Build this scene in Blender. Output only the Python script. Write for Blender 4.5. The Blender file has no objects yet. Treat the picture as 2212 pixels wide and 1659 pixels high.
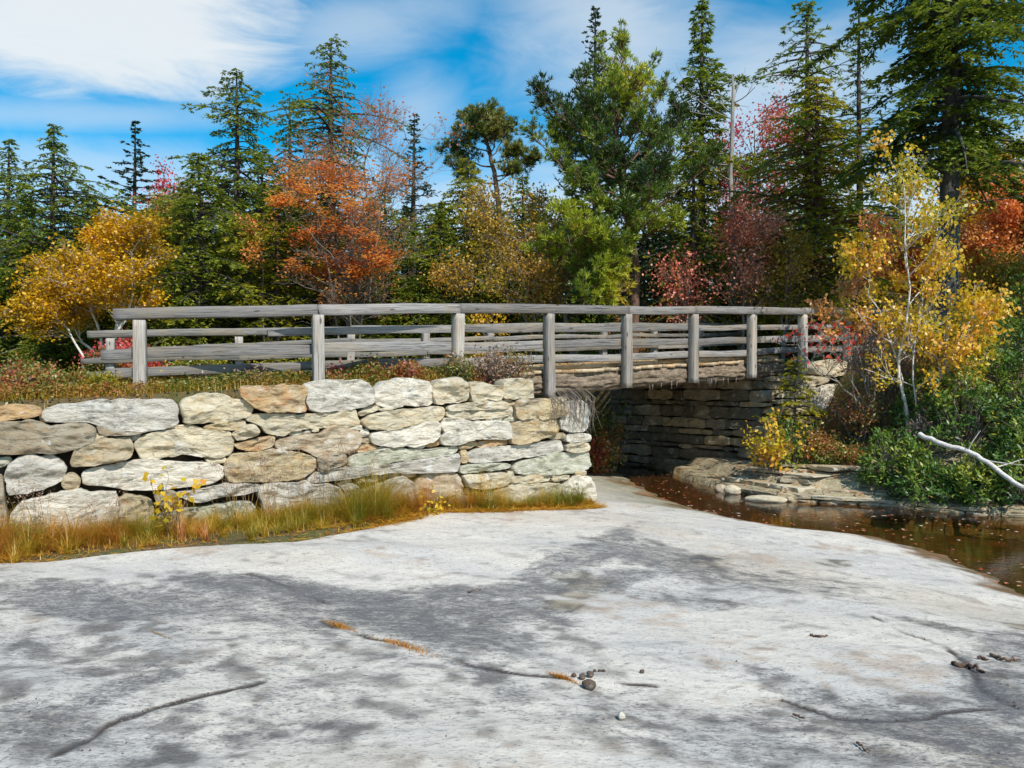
import bpy, math, random
import numpy as np
from mathutils import Vector, Matrix
R = math.radians
rnd = random.Random(7)
C = bpy.context.scene.collection
SC = bpy.context.scene
# ------------------------------------------------------------------ camera, sky, sun
EYE = 2.05; F = 1736.0
cam = bpy.data.cameras.new('camera'); camo = bpy.data.objects.new('camera', cam); C.objects.link(camo)
cam.sensor_width = 36; cam.lens = 36*F/2212; cam.clip_start = .05; cam.clip_end = 3000
camo.location = (0, 0, EYE); camo.rotation_euler = (R(90), 0, 0)
SC.camera = camo
SUN_AZ, SUN_EL = R(150), R(46)        # azimuth clockwise from +Y (view direction)
sd = Vector((math.sin(SUN_AZ)*math.cos(SUN_EL), math.cos(SUN_AZ)*math.cos(SUN_EL), math.sin(SUN_EL)))
sl = bpy.data.lights.new('sun', 'SUN'); sl.energy = 4.6; sl.angle = R(.6); sl.color = (1, .945, .86)
so = bpy.data.objects.new('sun', sl); C.objects.link(so)
so.rotation_euler = sd.to_track_quat('Z', 'Y').to_euler(); so.location = (10, -10, 20)
SC.view_settings.view_transform = 'Standard'; SC.view_settings.look = 'None'
SC.view_settings.exposure = 0.22; SC.view_settings.gamma = 1; SC.view_settings.use_curve_mapping = False

class NT:
    """small node helper"""
    def __init__(s, t): s.t = t; t.nodes.clear()
    def n(s, typ, ins=None, **kw):
        nd = s.t.nodes.new(typ)
        for k, v in kw.items(): setattr(nd, k, v)
        for k, v in (ins or {}).items():
            if hasattr(v, 'is_output') or isinstance(v, bpy.types.NodeSocket): s.t.links.new(v, nd.inputs[k])
            else: nd.inputs[k].default_value = v
        return nd
    def math(s, op, a, b=None, c=None, clamp=False):
        ins = {0: a}
        if b is not None: ins[1] = b
        if c is not None: ins[2] = c
        return s.n('ShaderNodeMath', ins, operation=op, use_clamp=clamp).outputs[0]
    def mix(s, f, a, b, blend='MIX'):
        nd = s.t.nodes.new('ShaderNodeMix'); nd.data_type = 'RGBA'; nd.blend_type = blend
        for k, v in ((0, f), (6, a), (7, b)):
            if isinstance(v, bpy.types.NodeSocket): s.t.links.new(v, nd.inputs[k])
            else: nd.inputs[k].default_value = (*v, 1) if isinstance(v, tuple) and len(v) == 3 else v
        return nd.outputs[2]
    def rng(s, v, a, b, c=0.0, d=1.0):
        return s.n('ShaderNodeMapRange', {0: v, 1: a, 2: b, 3: c, 4: d}, interpolation_type='SMOOTHSTEP').outputs[0]
    def noise(s, vec, scale, detail=4, rough=.55, dist=0.0):
        return s.n('ShaderNodeTexNoise', {'Vector': vec, 'Scale': scale, 'Detail': detail, 'Roughness': rough, 'Distortion': dist}).outputs[0]
    def mapping(s, vec, scale=(1, 1, 1), rot=(0, 0, 0), loc=(0, 0, 0)):
        return s.n('ShaderNodeMapping', {'Vector': vec, 'Scale': scale, 'Rotation': rot, 'Location': loc}).outputs[0]

w = bpy.data.worlds.new('World'); SC.world = w; w.use_nodes = True
nt = NT(w.node_tree)
sky = nt.n('ShaderNodeTexSky', sky_type='NISHITA', sun_disc=False)
sky.sun_elevation = SUN_EL; sky.sun_rotation = SUN_AZ; sky.air_density = 1.0; sky.dust_density = .4; sky.ozone_density = 3.0
tc = nt.n('ShaderNodeTexCoord')
gen = tc.outputs['Generated']
sep = nt.n('ShaderNodeSeparateXYZ', {0: gen})
dz = nt.math('MAXIMUM', sep.outputs[2], .03)
layer = nt.n('ShaderNodeCombineXYZ', {0: nt.math('DIVIDE', sep.outputs[0], nt.math('ADD', dz, .12)), 1: nt.math('DIVIDE', sep.outputs[1], nt.math('ADD', dz, .12)), 2: 0.0}).outputs[0]
nb = nt.noise(nt.mapping(layer, (1.0, 1.4, 1), rot=(0, 0, .5)), 1.1, 8, .62, .6)      # broad cirrus sheets
nf = nt.noise(nt.mapping(gen, (3.2, 3, 9), rot=(0, .25, 0)), 1.6, 9, .6, .8)            # wisps
def blob(px, py, rx, ry, ang, lo, hi):
    d = Vector(((px-1106)/F, 1, (829.5-py)/F)).normalized()
    m = nt.n('ShaderNodeVectorMath', {0: gen, 1: tuple(d)}, operation='SUBTRACT').outputs[0]
    m = nt.mapping(m, (1, 1, 1), rot=(0, ang, 0))
    m = nt.mapping(m, (F/rx, 1.0, F/ry))
    wob = nt.n('ShaderNodeVectorMath', {0: m, 1: (1, 0, 1)}, operation='MULTIPLY').outputs[0]
    L = nt.n('ShaderNodeVectorMath', {0: wob}, operation='LENGTH').outputs['Value']
    L = nt.math('ADD', L, nt.math('MULTIPLY', nt.math('SUBTRACT', nf, .5), 1.3))
    return nt.rng(L, hi, lo)
bl = [(blob(230, 55, 400, 130, R(9), .45, 1.1), .93), (blob(1330, 60, 280, 200, R(-8), .1, 1.2), .6), (blob(780, 60, 260, 70, R(12), .1, 1.3), .45),
      (blob(120, 250, 420, 36, R(8), .1, 1.3), .38), (blob(900, 240, 110, 90, R(30), .1, 1.3), .4), (blob(1650, 220, 330, 200, 0, .1, 1.2), .6), (blob(300, 400, 900, 90, R(3), .2, 1.3), .5), (blob(1500, 480, 1400, 170, 0, .3, 1.3), .7)]
m = None
for b, k in bl:
    v = nt.math('MULTIPLY', b, k); m = v if m is None else nt.math('MAXIMUM', m, v)
thin = nt.math('MULTIPLY', nt.rng(nb, .45, .75), .26)
m = nt.math('MAXIMUM', m, thin)
m = nt.math('MULTIPLY', m, nt.rng(nf, .1, .5, .7, 1.0), clamp=True)
skyc = nt.n('ShaderNodeHueSaturation', {'Color': sky.outputs[0], 'Hue': .483, 'Saturation': 1.85, 'Value': 1.05}).outputs[0]
cl = nt.mix(m, skyc, (5.2, 5.5, 5.6))
bg = nt.n('ShaderNodeBackground', {'Color': cl, 'Strength': .14})
nt.n('ShaderNodeOutputWorld', {0: bg.outputs[0]})

# ------------------------------------------------------------------ numpy helpers
def _h(ix, iy, iz, s):
    h = (ix*374761393 + iy*668265263 + iz*2147483647 + s*1274126177) & 0xffffffff
    h = ((h ^ (h >> 13))*1274126177) & 0xffffffff
    return ((h ^ (h >> 16)) & 0xffff)/65535.0
def vn(p, s=0):
    f = np.floor(p); i = f.astype(np.int64); t = p-f; t = t*t*(3-2*t)
    o = 0
    for dx in (0, 1):
        for dy in (0, 1):
            for dz_ in (0, 1):
                wt = (t[:, 0] if dx else 1-t[:, 0])*(t[:, 1] if dy else 1-t[:, 1])*(t[:, 2] if dz_ else 1-t[:, 2])
                o = o+wt*_h(i[:, 0]+dx, i[:, 1]+dy, i[:, 2]+dz_, s)
    return o-.5
def fbm(p, o=4, s=0):
    r = 0; a = 1.0
    for k in range(o): r = r+a*vn(p*(2.03**k)+17.3*k, s+k); a *= .5
    return r
def xyz(x, y, z=0.0): return np.stack([x, y, np.zeros_like(x)+z], -1)
def sm(v, a, b):
    t = np.clip((v-a)/(b-a), 0, 1); return t*t*(3-2*t)
def segd(px, py, P, closed=False):
    """signed distance to a polyline (positive on its left)"""
    P = np.asarray(P, float); best = np.full(px.shape, 1e9); sg = np.ones(px.shape)
    n = len(P) if closed else len(P)-1
    for i in range(n):
        a = P[i]; b = P[(i+1) % len(P)]; d = b-a
        L = (d**2).sum(); t = np.clip(((px-a[0])*d[0]+(py-a[1])*d[1])/L, 0, 1)
        qx = px-a[0]-t*d[0]; qy = py-a[1]-t*d[1]; dd = qx*qx+qy*qy
        cr = d[0]*(py-a[1])-d[1]*(px-a[0])
        m_ = dd < best-1e-9
        best = np.where(m_, dd, best); sg = np.where(m_, np.sign(cr), sg)
    return np.sqrt(best)*sg
def mesh(name, V, Fc, mat=None, smooth=False, attrs=None):
    V = np.ascontiguousarray(V, np.float32); me = bpy.data.meshes.new(name)
    if isinstance(Fc, np.ndarray):
        nf_, k = Fc.shape; idx = Fc.ravel().astype(np.int32); st = np.arange(nf_, dtype=np.int32)*k
    else:
        ln = np.array([len(f) for f in Fc]); nf_ = len(Fc); idx = np.concatenate([np.asarray(f) for f in Fc]).astype(np.int32)
        st = np.concatenate([[0], np.cumsum(ln)[:-1]]).astype(np.int32)
    me.vertices.add(len(V)); me.vertices.foreach_set('co', V.ravel())
    me.loops.add(len(idx)); me.loops.foreach_set('vertex_index', idx)
    me.polygons.add(nf_); me.polygons.foreach_set('loop_start', st)
    me.update(calc_edges=True)
    if smooth: me.polygons.foreach_set('use_smooth', np.ones(nf_, bool))
    for k, (dom, a) in (attrs or {}).items():
        at = me.attributes.new(k, 'FLOAT', dom); at.data.foreach_set('value', np.ascontiguousarray(a, np.float32))
    if mat: me.materials.append(mat)
    return me
def tagk(o, label=None, cat=None, group=None, kind=None):
    if label: o['label'] = label
    if cat: o['category'] = cat
    if group: o['group'] = group
    if kind: o['kind'] = kind
    return o
def thing(name, label, cat, loc=(0, 0, 0), group=None):
    o = bpy.data.objects.new(name, None); C.objects.link(o); o.location = loc; o.empty_display_size = .2
    return tagk(o, label, cat, group)
def part(name, V, Fc, mat, parent=None, smooth=False, attrs=None, label=None):
    V = np.asarray(V, float)
    if parent is not None: V = V-np.array(parent.location)
    o = bpy.data.objects.new(name, mesh(name, V, Fc, mat, smooth, attrs)); C.objects.link(o)
    o.parent = parent
    if label: o['label'] = label
    return o
def tubes(lines, sides=6, cap=True):
    """lines: list of (pts (n,3), radii (n)) -> V, F quads"""
    Vs = []; Fs = []; base = 0
    an = np.arange(sides)*2*np.pi/sides
    for P, r in lines:
        P = np.asarray(P, float); r = np.asarray(r, float); n = len(P)
        T = np.gradient(P, axis=0); T /= np.linalg.norm(T, axis=1)[:, None]+1e-9
        up = np.array([0, 0, 1.]) if abs(T[0, 2]) < .9 else np.array([1., 0, 0])
        A = np.cross(T, up); A /= np.linalg.norm(A, axis=1)[:, None]+1e-9; B = np.cross(T, A)
        ring = P[:, None]+r[:, None, None]*(np.cos(an)[None, :, None]*A[:, None]+np.sin(an)[None, :, None]*B[:, None])
        Vs.append(ring.reshape(-1, 3))
        i = np.arange(n-1)[:, None]*sides; j = np.arange(sides)[None]; j2 = (j+1) % sides
        Fs.append(np.stack([base+i+j, base+i+j2, base+i+sides+j2, base+i+sides+j], -1).reshape(-1, 4))
        base += n*sides
    return np.concatenate(Vs), np.concatenate(Fs)
def leafs(Cn, D, N, L, W):
    """diamond leaves with a slight fold"""
    D = D/(np.linalg.norm(D, axis=1)[:, None]+1e-9); S = np.cross(N, D); S /= np.linalg.norm(S, axis=1)[:, None]+1e-9
    U = np.cross(D, S)
    L = np.broadcast_to(L, len(Cn))[:, None]; W = np.broadcast_to(W, len(Cn))[:, None]
    a = Cn; b = Cn+D*L*.45+S*W*.5+U*W*.12; c = Cn+D*L; d = Cn+D*L*.45-S*W*.5+U*W*.12
    V = np.stack([a, b, c, d], 1).reshape(-1, 3)
    return V, np.arange(len(V)).reshape(-1, 4)
def rv(g, n, z=(-1, 1)):
    v = g.normal(size=(n, 3)); return v/np.linalg.norm(v, axis=1)[:, None]

# ------------------------------------------------------------------ materials
def newmat(name):
    m_ = bpy.data.materials.new(name); m_.use_nodes = True; return m_, NT(m_.node_tree)
def finish(t, col, rough=.8, bump=None, bs=.3, bd=.02, spec=.3):
    ins = {'Base Color': col, 'Roughness': rough, 'Specular IOR Level': spec}
    if bump is not None: ins['Normal'] = t.n('ShaderNodeBump', {'Strength': bs, 'Distance': bd, 'Height': bump}).outputs[0]
    p = t.n('ShaderNodeBsdfPrincipled', ins); t.n('ShaderNodeOutputMaterial', {0: p.outputs[0]}); return p
def leafmat(name, cols, trans=.35):
    m_, t = newmat(name)
    a = t.n('ShaderNodeAttribute', attribute_name='tint').outputs['Fac']
    cr = t.n('ShaderNodeValToRGB', {0: a}); el = cr.color_ramp.elements
    while len(el) < len(cols): el.new(.5)
    for i, c in enumerate(cols): el[i].position = i/(len(cols)-1); el[i].color = (*c, 1)
    d = t.n('ShaderNodeBsdfDiffuse', {0: cr.outputs[0]}).outputs[0]; tr = t.n('ShaderNodeBsdfTranslucent', {0: cr.outputs[0]}).outputs[0]
    gl = t.n('ShaderNodeBsdfGlossy', {0: (1, 1, 1, 1), 'Roughness': .45}).outputs[0]
    mx = t.n('ShaderNodeMixShader', {0: trans, 1: d, 2: tr}).outputs[0]
    mx = t.n('ShaderNodeMixShader', {0: .035, 1: mx, 2: gl}).outputs[0]
    t.n('ShaderNodeOutputMaterial', {0: mx}); return m_
def barkmat(name, a, b, sc=6, streak=(1, 1, .25)):
    m_, t = newmat(name); oc = t.n('ShaderNodeTexCoord').outputs['Object']
    n1 = t.noise(t.mapping(oc, streak), sc, 6, .7); n2 = t.noise(t.mapping(oc, streak), sc*6, 4, .6)
    c = t.mix(t.rng(n1, .35, .65), a, b); c = t.mix(t.rng(n2, .45, .75), c, tuple(x*.45 for x in a))
    finish(t, c, .9, t.math('ADD', n1, n2), .6, .02); return m_
def stonemat(name, base, alt, stain, st=.5, dark=(.10, .095, .085)):
    m_, t = newmat(name); oc = t.n('ShaderNodeTexCoord').outputs['Object']
    n1 = t.noise(oc, 1.7, 6, .6, .5); n2 = t.noise(t.mapping(oc, (1, 1, 2.2), rot=(0, .1, 0)), 5.5, 7, .68, .4); n3 = t.noise(oc, 38, 5, .75)
    n4 = t.noise(t.mapping(oc, (.8, .8, 2.6)), 11, 6, .75, .5)
    c = t.mix(t.rng(n1, .38, .62), base, alt)
    c = t.mix(t.math('MULTIPLY', t.rng(n2, .48, .66), st), c, stain)
    c = t.mix(t.math('MULTIPLY', t.rng(n4, .54, .68), .55), c, tuple(x*.38 for x in base))
    c = t.mix(t.math('MULTIPLY', t.rng(n3, .56, .74), .6), c, dark)
    lic = t.noise(oc, 3.1, 6, .72, 1.0)
    c = t.mix(t.math('MULTIPLY', t.rng(lic, .56, .66), .55), c, tuple(x*.36+.02 for x in alt))
    g = t.rng(t.noise(oc, 4.3, 5, .7), .56, .68)
    c = t.mix(t.math('MULTIPLY', g, .5), c, (.72, .72, .68))
    h = t.math('ADD', t.math('MULTIPLY', n2, 1.6), t.math('ADD', t.math('MULTIPLY', n3, .45), n4))
    finish(t, c, .88, h, .9, .035, .2); return m_
ST = {
 'w': stonemat('stone_white', (.76, .69, .56), (.62, .57, .47), (.46, .37, .24), .4),
 'g': stonemat('stone_grey', (.52, .485, .42), (.64, .59, .49), (.34, .29, .21), .5),
 'c': stonemat('stone_cream', (.66, .57, .40), (.54, .48, .35), (.50, .33, .14), .55),
 't': stonemat('stone_tan', (.54, .43, .25), (.46, .39, .27), (.44, .26, .10), .7),
 'o': stonemat('stone_orange', (.54, .35, .17), (.50, .40, .25), (.48, .20, .07), .7),
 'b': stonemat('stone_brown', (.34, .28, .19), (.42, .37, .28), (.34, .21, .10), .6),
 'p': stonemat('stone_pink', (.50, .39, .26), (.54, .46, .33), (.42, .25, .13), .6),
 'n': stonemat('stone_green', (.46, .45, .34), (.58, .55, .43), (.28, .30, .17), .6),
 'd': stonemat('stone_baked_shade', (.22, .19, .135), (.17, .15, .11), (.17, .12, .06), .6),  # shade under the bridge put into the stone colour, for the channel faces
}
def woodmat(name, a, b, warm, wa=.5):
    m_, t = newmat(name); oc = t.n('ShaderNodeTexCoord').outputs['Object']
    oi = t.n('ShaderNodeObjectInfo').outputs['Random']
    off = t.n('ShaderNodeCombineXYZ', {0: t.math('MULTIPLY', oi, 37.0), 1: t.math('MULTIPLY', oi, 11.0), 2: 0.0}).outputs[0]
    v = t.n('ShaderNodeVectorMath', {0: oc, 1: off}, operation='ADD').outputs[0]
    gr = t.noise(t.mapping(v, (1.2, 26, 26)), 2.2, 6, .65, .35)
    g2 = t.noise(t.mapping(v, (.7, 60, 60)), 1.6, 4, .6, .2)
    big = t.noise(t.mapping(v, (1, 2.5, 2.5)), 1.6, 4, .6)
    c = t.mix(t.rng(gr, .35, .65), a, b); c = t.mix(t.math('MULTIPLY', t.rng(big, .45, .65), wa), c, warm)
    crack = t.rng(g2, .575, .635)
    c = t.mix(t.math('MULTIPLY', crack, .75), c, (.05, .042, .038))
    vo = t.n('ShaderNodeTexVoronoi', {'Vector': t.mapping(v, (1.0, 3.2, 3.2)), 'Scale': 2.1, 'Randomness': 1.0}).outputs['Distance']
    kn = t.rng(vo, .125, .07); c = t.mix(t.math('MULTIPLY', kn, .85), c, (.075, .058, .045))
    c = t.mix(1.0, c, t.n('ShaderNodeCombineXYZ', {k_: t.math('MULTIPLY_ADD', oi, .5, .76-.02*k_) for k_ in range(3)}).outputs[0], 'MULTIPLY')
    h = t.math('SUBTRACT', t.math('ADD', gr, t.math('MULTIPLY', g2, .6)), t.math('MULTIPLY', crack, .8))
    finish(t, c, .85, h, .55, .012, .2); return m_
M_WOOD = woodmat('weathered_wood', (.165, .16, .155), (.275, .265, .255), (.26, .22, .165), .6)
M_WOODF = woodmat('weathered_wood_far', (.15, .145, .135), (.24, .23, .21), (.26, .22, .155), .7)
M_POST = woodmat('post_wood', (.29, .27, .24), (.44, .41, .37), (.42, .34, .25), .55)
M_DECK = woodmat('deck_wood', (.42, .33, .21), (.55, .46, .33), (.46, .27, .10), .8)
M_LOG = barkmat('rotten_log', (.13, .095, .065), (.32, .25, .175), 3.2, (3, 1, 8))
# ------------------------------------------------------------------ terrain
SHORE = [(0.9, 30), (1.5, 24), (2.1, 20), (2.45, 18), (2.55, 16.1), (2.8, 14.2), (3.15, 12.5), (3.95, 11.5), (4.93, 10.77), (5.30, 9.6), (5.02, 8.5), (4.96, 7.73), (5.3, 6), (6.5, 3), (8, 0), (9, -4)]
FARS = [(1.6, 30), (2.6, 23), (3.6, 19), (3.75, 17.2), (3.98, 15.6), (4.75, 14.1), (6.1, 13.6), (7.1, 12.75), (7.9, 12.3), (9.5, 11.3), (13, 9), (22, 6), (40, 2)]
CREST = [(-30, 5.6), (-9, 7.1), (-4.98, 7.75), (-3.9, 8.0), (-2.4, 8.6), (-1.85, 9.15), (-.98, 10.75), (.2, 11.2), (.95, 11.45), (1.45, 12.0), (1.5, 12.6), (1.0, 13.6)]
OW = np.array([1.207, 12.4]); UW = np.array([.884, .467]); NW = np.array([-.467, .884])
OB = np.array([2.10, 14.7]); UB = np.array([.8, .6]); NB = np.array([-.6, .8])
def zbed(x, y):
    d = -segd(x, y, SHORE)                       # positive on the slab side
    z = np.where(d > 0, .30*(1-np.exp(-np.maximum(d, 0)/1.5)), np.where(d > -1.2, .07*d, -.084+.3*(d+1.2)))
    z = np.maximum(z, -.34-.02*np.abs(np.sin(x*3+y)))
    z = z+.022*np.clip(8-y, 0, 9)*sm(d, 0, 2)
    p = xyz(x, y)
    z = z+(.10*fbm(p*.35, 3, 3))*sm(d, .1, 2.0)*sm(y, 14, 9)+.035*fbm(p*np.array([.8, 1.6, 1]), 4, 5)*sm(d, -1, 1)
    z = z+.05*fbm(p*1.3, 3, 15)*np.exp(-(d/.8)**2)+.012*fbm(p*np.array([2.0, 5.0, 1]), 3, 9)+.05*np.exp(-((x+1)/2.2)**2-((y-8.2)/.6)**2)
    c = segd(x, y, CREST)
    z = z-.10*sm(c, 0, .5)*sm(-d, 0, -2)
    return z
def toW(px, py, h=.33):
    Z = (EYE-h)*F/(py-829.5); return ((px-1106)/F*Z, Z)
def wtop(a):
    return np.interp(a, [-12, -7.7, -5.9, -4.9, -1.2, -.6, 0], [1.6, 1.72, 1.82, 2.0, 2.02, 1.75, 1.62])
def road(t): return 2.26+.0495*t
def ground(x, y):
    a = (x-OW[0])*UW[0]+(y-OW[1])*UW[1]; s = (x-OW[0])*NW[0]+(y-OW[1])*NW[1]
    t = (x-OB[0])*UB[0]+(y-OB[1])*UB[1]; v = (x-OB[0])*NB[0]+(y-OB[1])*NB[1]
    p = xyz(x, y); no = fbm(p*.6, 4, 21)
    # slab foreground with a soil strip at the foot of the wall
    zb = zbed(x, y); c = segd(x, y, CREST)
    z = zb-.25+sm(c, .0, .32)*(.34+.05*no)*sm(-segd(x, y, SHORE), -.2, 1.0)
    bed = -.32+.04*no; z = np.where(segd(x, y, SHORE) > -.4, np.minimum(z, zb-.12), z)
    # right bank
    d = segd(x, y, FARS)
    bank = .12*sm(d+.03*no, 0, .08)+.10*np.clip(d, 0, 9)+.16*sm(d+.15*no, .55, .68)+.10*sm(d+.3*no, 1.5, 1.65)+.42*np.clip(d-.7, 0, 4.5)*sm(x, 6.2, 8.0)+.02*no
    bank = np.minimum(bank, 2.6)
    zc = np.where(d > 0, bank, -.45)
    z = np.where(d > -.05, np.maximum(zc, bed), z)
    # channel beyond the bridge rises again
    up = sm(v, 6.5, 12)*(1.9+.3*no); z = np.where(v > 6.0, np.maximum(z, up-.45), z)
    # road embankments
    hl = np.where(v < 0, (wtop(a)-.10)*(1-sm(s, .5, 1.1))+(road(t)+.07)*sm(s, .5, 1.1), road(t)+.07+.03*no)
    hl = np.where(v > 5.4, hl-(hl-1.95)*sm(v, 5.4, 8), hl)
    ml = sm(s, .34, .62)*sm(-t, 2.5, 2.9)
    z = z+(hl-z)*ml
    hr = np.where(v > 5.4, road(t)-.1-(road(t)-2.1)*sm(v, 5.4, 8), road(t)-.12)
    hr = np.minimum(hr, 3.1)
    wv = np.where(t < 7.6, sm(v, .62, .9), sm(v, -3.2, 1.2))
    mr = sm(t, 4.6, 4.95)*wv
    z = z+(hr-z)*mr
    far = sm(v, 8, 16); z = z+(2.0+.35*no+.02*np.clip(v-14, 0, 70)+.11*np.clip(v-24, 0, 110)-z)*far
    return z
def gz(x, y): return float(ground(np.array([float(x)]), np.array([float(y)]))[0])
def bz(x, y): return float(zbed(np.array([float(x)]), np.array([float(y)]))[0])
def grid(xs, ys):
    X, Y = np.meshgrid(xs, ys); n, m_ = X.shape
    i = np.arange((n-1)*m_).reshape(n-1, m_)[:, :-1].ravel()
    return X.ravel(), Y.ravel(), np.stack([i, i+1, i+m_+1, i+m_], -1)
def spaced(a, b, c, lo, hi):       # fine between b..c, coarse outside
    l = [a]; 
    while l[-1] < lo: l.append(l[-1]+max(b, (lo-l[-1])*.25))
    while l[-1] < hi: l.append(l[-1]+b)
    while l[-1] < c: l.append(l[-1]+max(b, (l[-1]-hi)*.25+b))
    return np.array(l)

gx, gy, gf = grid(spaced(-600, .13, 600, -11, 14), spaced(-300, .13, 900, 4, 26))
gzv = ground(gx, gy)
m_, t = newmat('forest_soil'); oc = t.n('ShaderNodeTexCoord').outputs['Object']
n1 = t.noise(oc, 1.3, 6, .65); n2 = t.noise(oc, 22, 5, .7); n3 = t.noise(oc, 6, 5, .7)
rk = t.n('ShaderNodeAttribute', attribute_name='rock').outputs['Fac']
c = t.mix(t.rng(n1, .4, .6), (.13, .09, .045), (.09, .10, .03)); c = t.mix(t.rng(n2, .5, .7), c, (.26, .13, .05)); c = t.mix(t.rng(n3, .55, .7), c, (.05, .035, .02))
rc = t.mix(t.rng(n3, .35, .6), (.50, .42, .27), (.33, .28, .17)); rc = t.mix(t.rng(n2, .55, .7), rc, (.12, .10, .06))
st_ = t.noise(t.mapping(oc, (.4, .4, 7)), 3.5, 5, .6, .4); rc = t.mix(t.rng(st_, .55, .64), rc, (.07, .055, .035)); rc = t.mix(t.math('MULTIPLY', t.rng(n1, .5, .7), .6), rc, (.40, .22, .08))
c = t.mix(rk, c, rc)
finish(t, c, .95, t.math('ADD', n2, n3), .8, .05)
dF = segd(gx, gy, FARS); tB = (gx-OB[0])*UB[0]+(gy-OB[1])*UB[1]
rock = sm(dF, -.3, 0)*sm(1.9+fbm(xyz(gx, gy)*.9, 3, 8)*1.2-dF, 0, .3)*sm(gx, 3, 4)
g_o = part('ground', xyz(gx, gy, gzv), gf, m_, None, True, {'rock': ('POINT', rock)}); tagk(g_o, kind='structure')

# bedrock slab
xs = np.concatenate([np.arange(-14, -6, .12), np.arange(-6, 7, .03), np.arange(7, 14, .15)])
ys = [-6.0]
while ys[-1] < 26: ys.append(ys[-1]+(.3 if ys[-1] < 2.4 else max(.02, .0045*ys[-1])*(1 if ys[-1] < 14 else 2.5)))
bx, by, bf = grid(xs, np.array(ys))
bzv = zbed(bx, by)
wrp = xyz(bx, by)*.9; wx = bx+.35*fbm(wrp, 4, 31); wy = by+.35*fbm(wrp, 4, 37)
dark = np.zeros_like(bx); tan = np.zeros_like(bx)
def stain(px, py, rx, ry, ang, k, buf, lx=0):
    """an elliptical patch of lichen on the rock: centre, radii and slant"""
    cx, cy = toW(px, py); ax = toW(px+rx*math.cos(R(ang)), py+rx*math.sin(R(ang))); ay_ = toW(px, py+ry)
    ux = np.array([ax[0]-cx, ax[1]-cy]); uy = np.array([ay_[0]-cx, ay_[1]-cy])
    M = np.linalg.inv(np.stack([ux, uy], 1)); q = M @ np.stack([wx-cx, wy-cy])
    r = np.sqrt(q[0]**2+q[1]**2); np.maximum(buf, k*sm(r, 1.3, .55), out=buf)
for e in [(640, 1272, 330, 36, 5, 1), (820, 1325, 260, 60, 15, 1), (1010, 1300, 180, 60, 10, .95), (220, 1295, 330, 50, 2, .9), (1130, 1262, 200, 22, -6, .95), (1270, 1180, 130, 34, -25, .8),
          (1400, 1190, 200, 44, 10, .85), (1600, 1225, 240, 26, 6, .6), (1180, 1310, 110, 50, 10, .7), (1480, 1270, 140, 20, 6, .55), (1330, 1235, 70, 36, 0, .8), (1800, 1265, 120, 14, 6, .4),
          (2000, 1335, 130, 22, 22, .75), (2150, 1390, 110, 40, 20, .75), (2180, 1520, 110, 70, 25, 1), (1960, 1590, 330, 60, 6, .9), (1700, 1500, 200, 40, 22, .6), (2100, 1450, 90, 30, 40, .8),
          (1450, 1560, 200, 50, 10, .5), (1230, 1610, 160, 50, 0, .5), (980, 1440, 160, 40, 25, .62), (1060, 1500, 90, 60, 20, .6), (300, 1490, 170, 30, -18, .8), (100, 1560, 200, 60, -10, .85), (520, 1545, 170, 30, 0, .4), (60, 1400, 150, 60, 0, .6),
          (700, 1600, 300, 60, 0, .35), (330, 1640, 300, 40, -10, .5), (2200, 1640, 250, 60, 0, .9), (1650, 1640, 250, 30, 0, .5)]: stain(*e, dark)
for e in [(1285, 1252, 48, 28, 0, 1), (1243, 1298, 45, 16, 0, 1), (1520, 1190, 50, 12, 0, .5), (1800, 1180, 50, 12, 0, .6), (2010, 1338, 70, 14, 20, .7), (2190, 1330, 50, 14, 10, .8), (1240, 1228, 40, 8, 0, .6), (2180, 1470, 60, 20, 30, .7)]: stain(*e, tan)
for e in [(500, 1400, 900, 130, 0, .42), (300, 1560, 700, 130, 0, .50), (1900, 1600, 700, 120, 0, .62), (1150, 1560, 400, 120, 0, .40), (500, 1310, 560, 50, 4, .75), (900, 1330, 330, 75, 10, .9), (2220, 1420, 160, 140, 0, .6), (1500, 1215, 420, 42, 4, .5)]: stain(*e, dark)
def W2(L): return [toW(*p) for p in L]
CR = [[(700, 1343), (760, 1375), (860, 1400), (900, 1420), (1000, 1447), (1090, 1468), (1200, 1482), (1300, 1486), (1420, 1490)],
      [(140, 1659), (230, 1590), (330, 1555), (440, 1530), (560, 1500)], [(1690, 1510), (1800, 1560), (1900, 1572), (2000, 1565), (2140, 1535)],
      [(1890, 1312), (1960, 1352), (2040, 1378), (2100, 1430), (2120, 1490), (2200, 1530)], [(520, 1244), (600, 1258), (700, 1300)]]
cxw = bx+.07*fbm(xyz(bx, by)*3.5, 4, 51); cyw = by+.07*fbm(xyz(bx, by)*3.5, 4, 53)
crack = np.zeros_like(bx); cdip = np.zeros_like(bx)
for L in CR:
    cdip = np.maximum(cdip, sm(np.abs(segd(cxw, cyw, W2(L))), .030, .0))
    crack = np.maximum(crack, sm(np.abs(segd(cxw, cyw, W2(L))), .034, .014)*sm(fbm(xyz(bx, by)*2.2, 2, 77), -.35, -.1))
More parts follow.
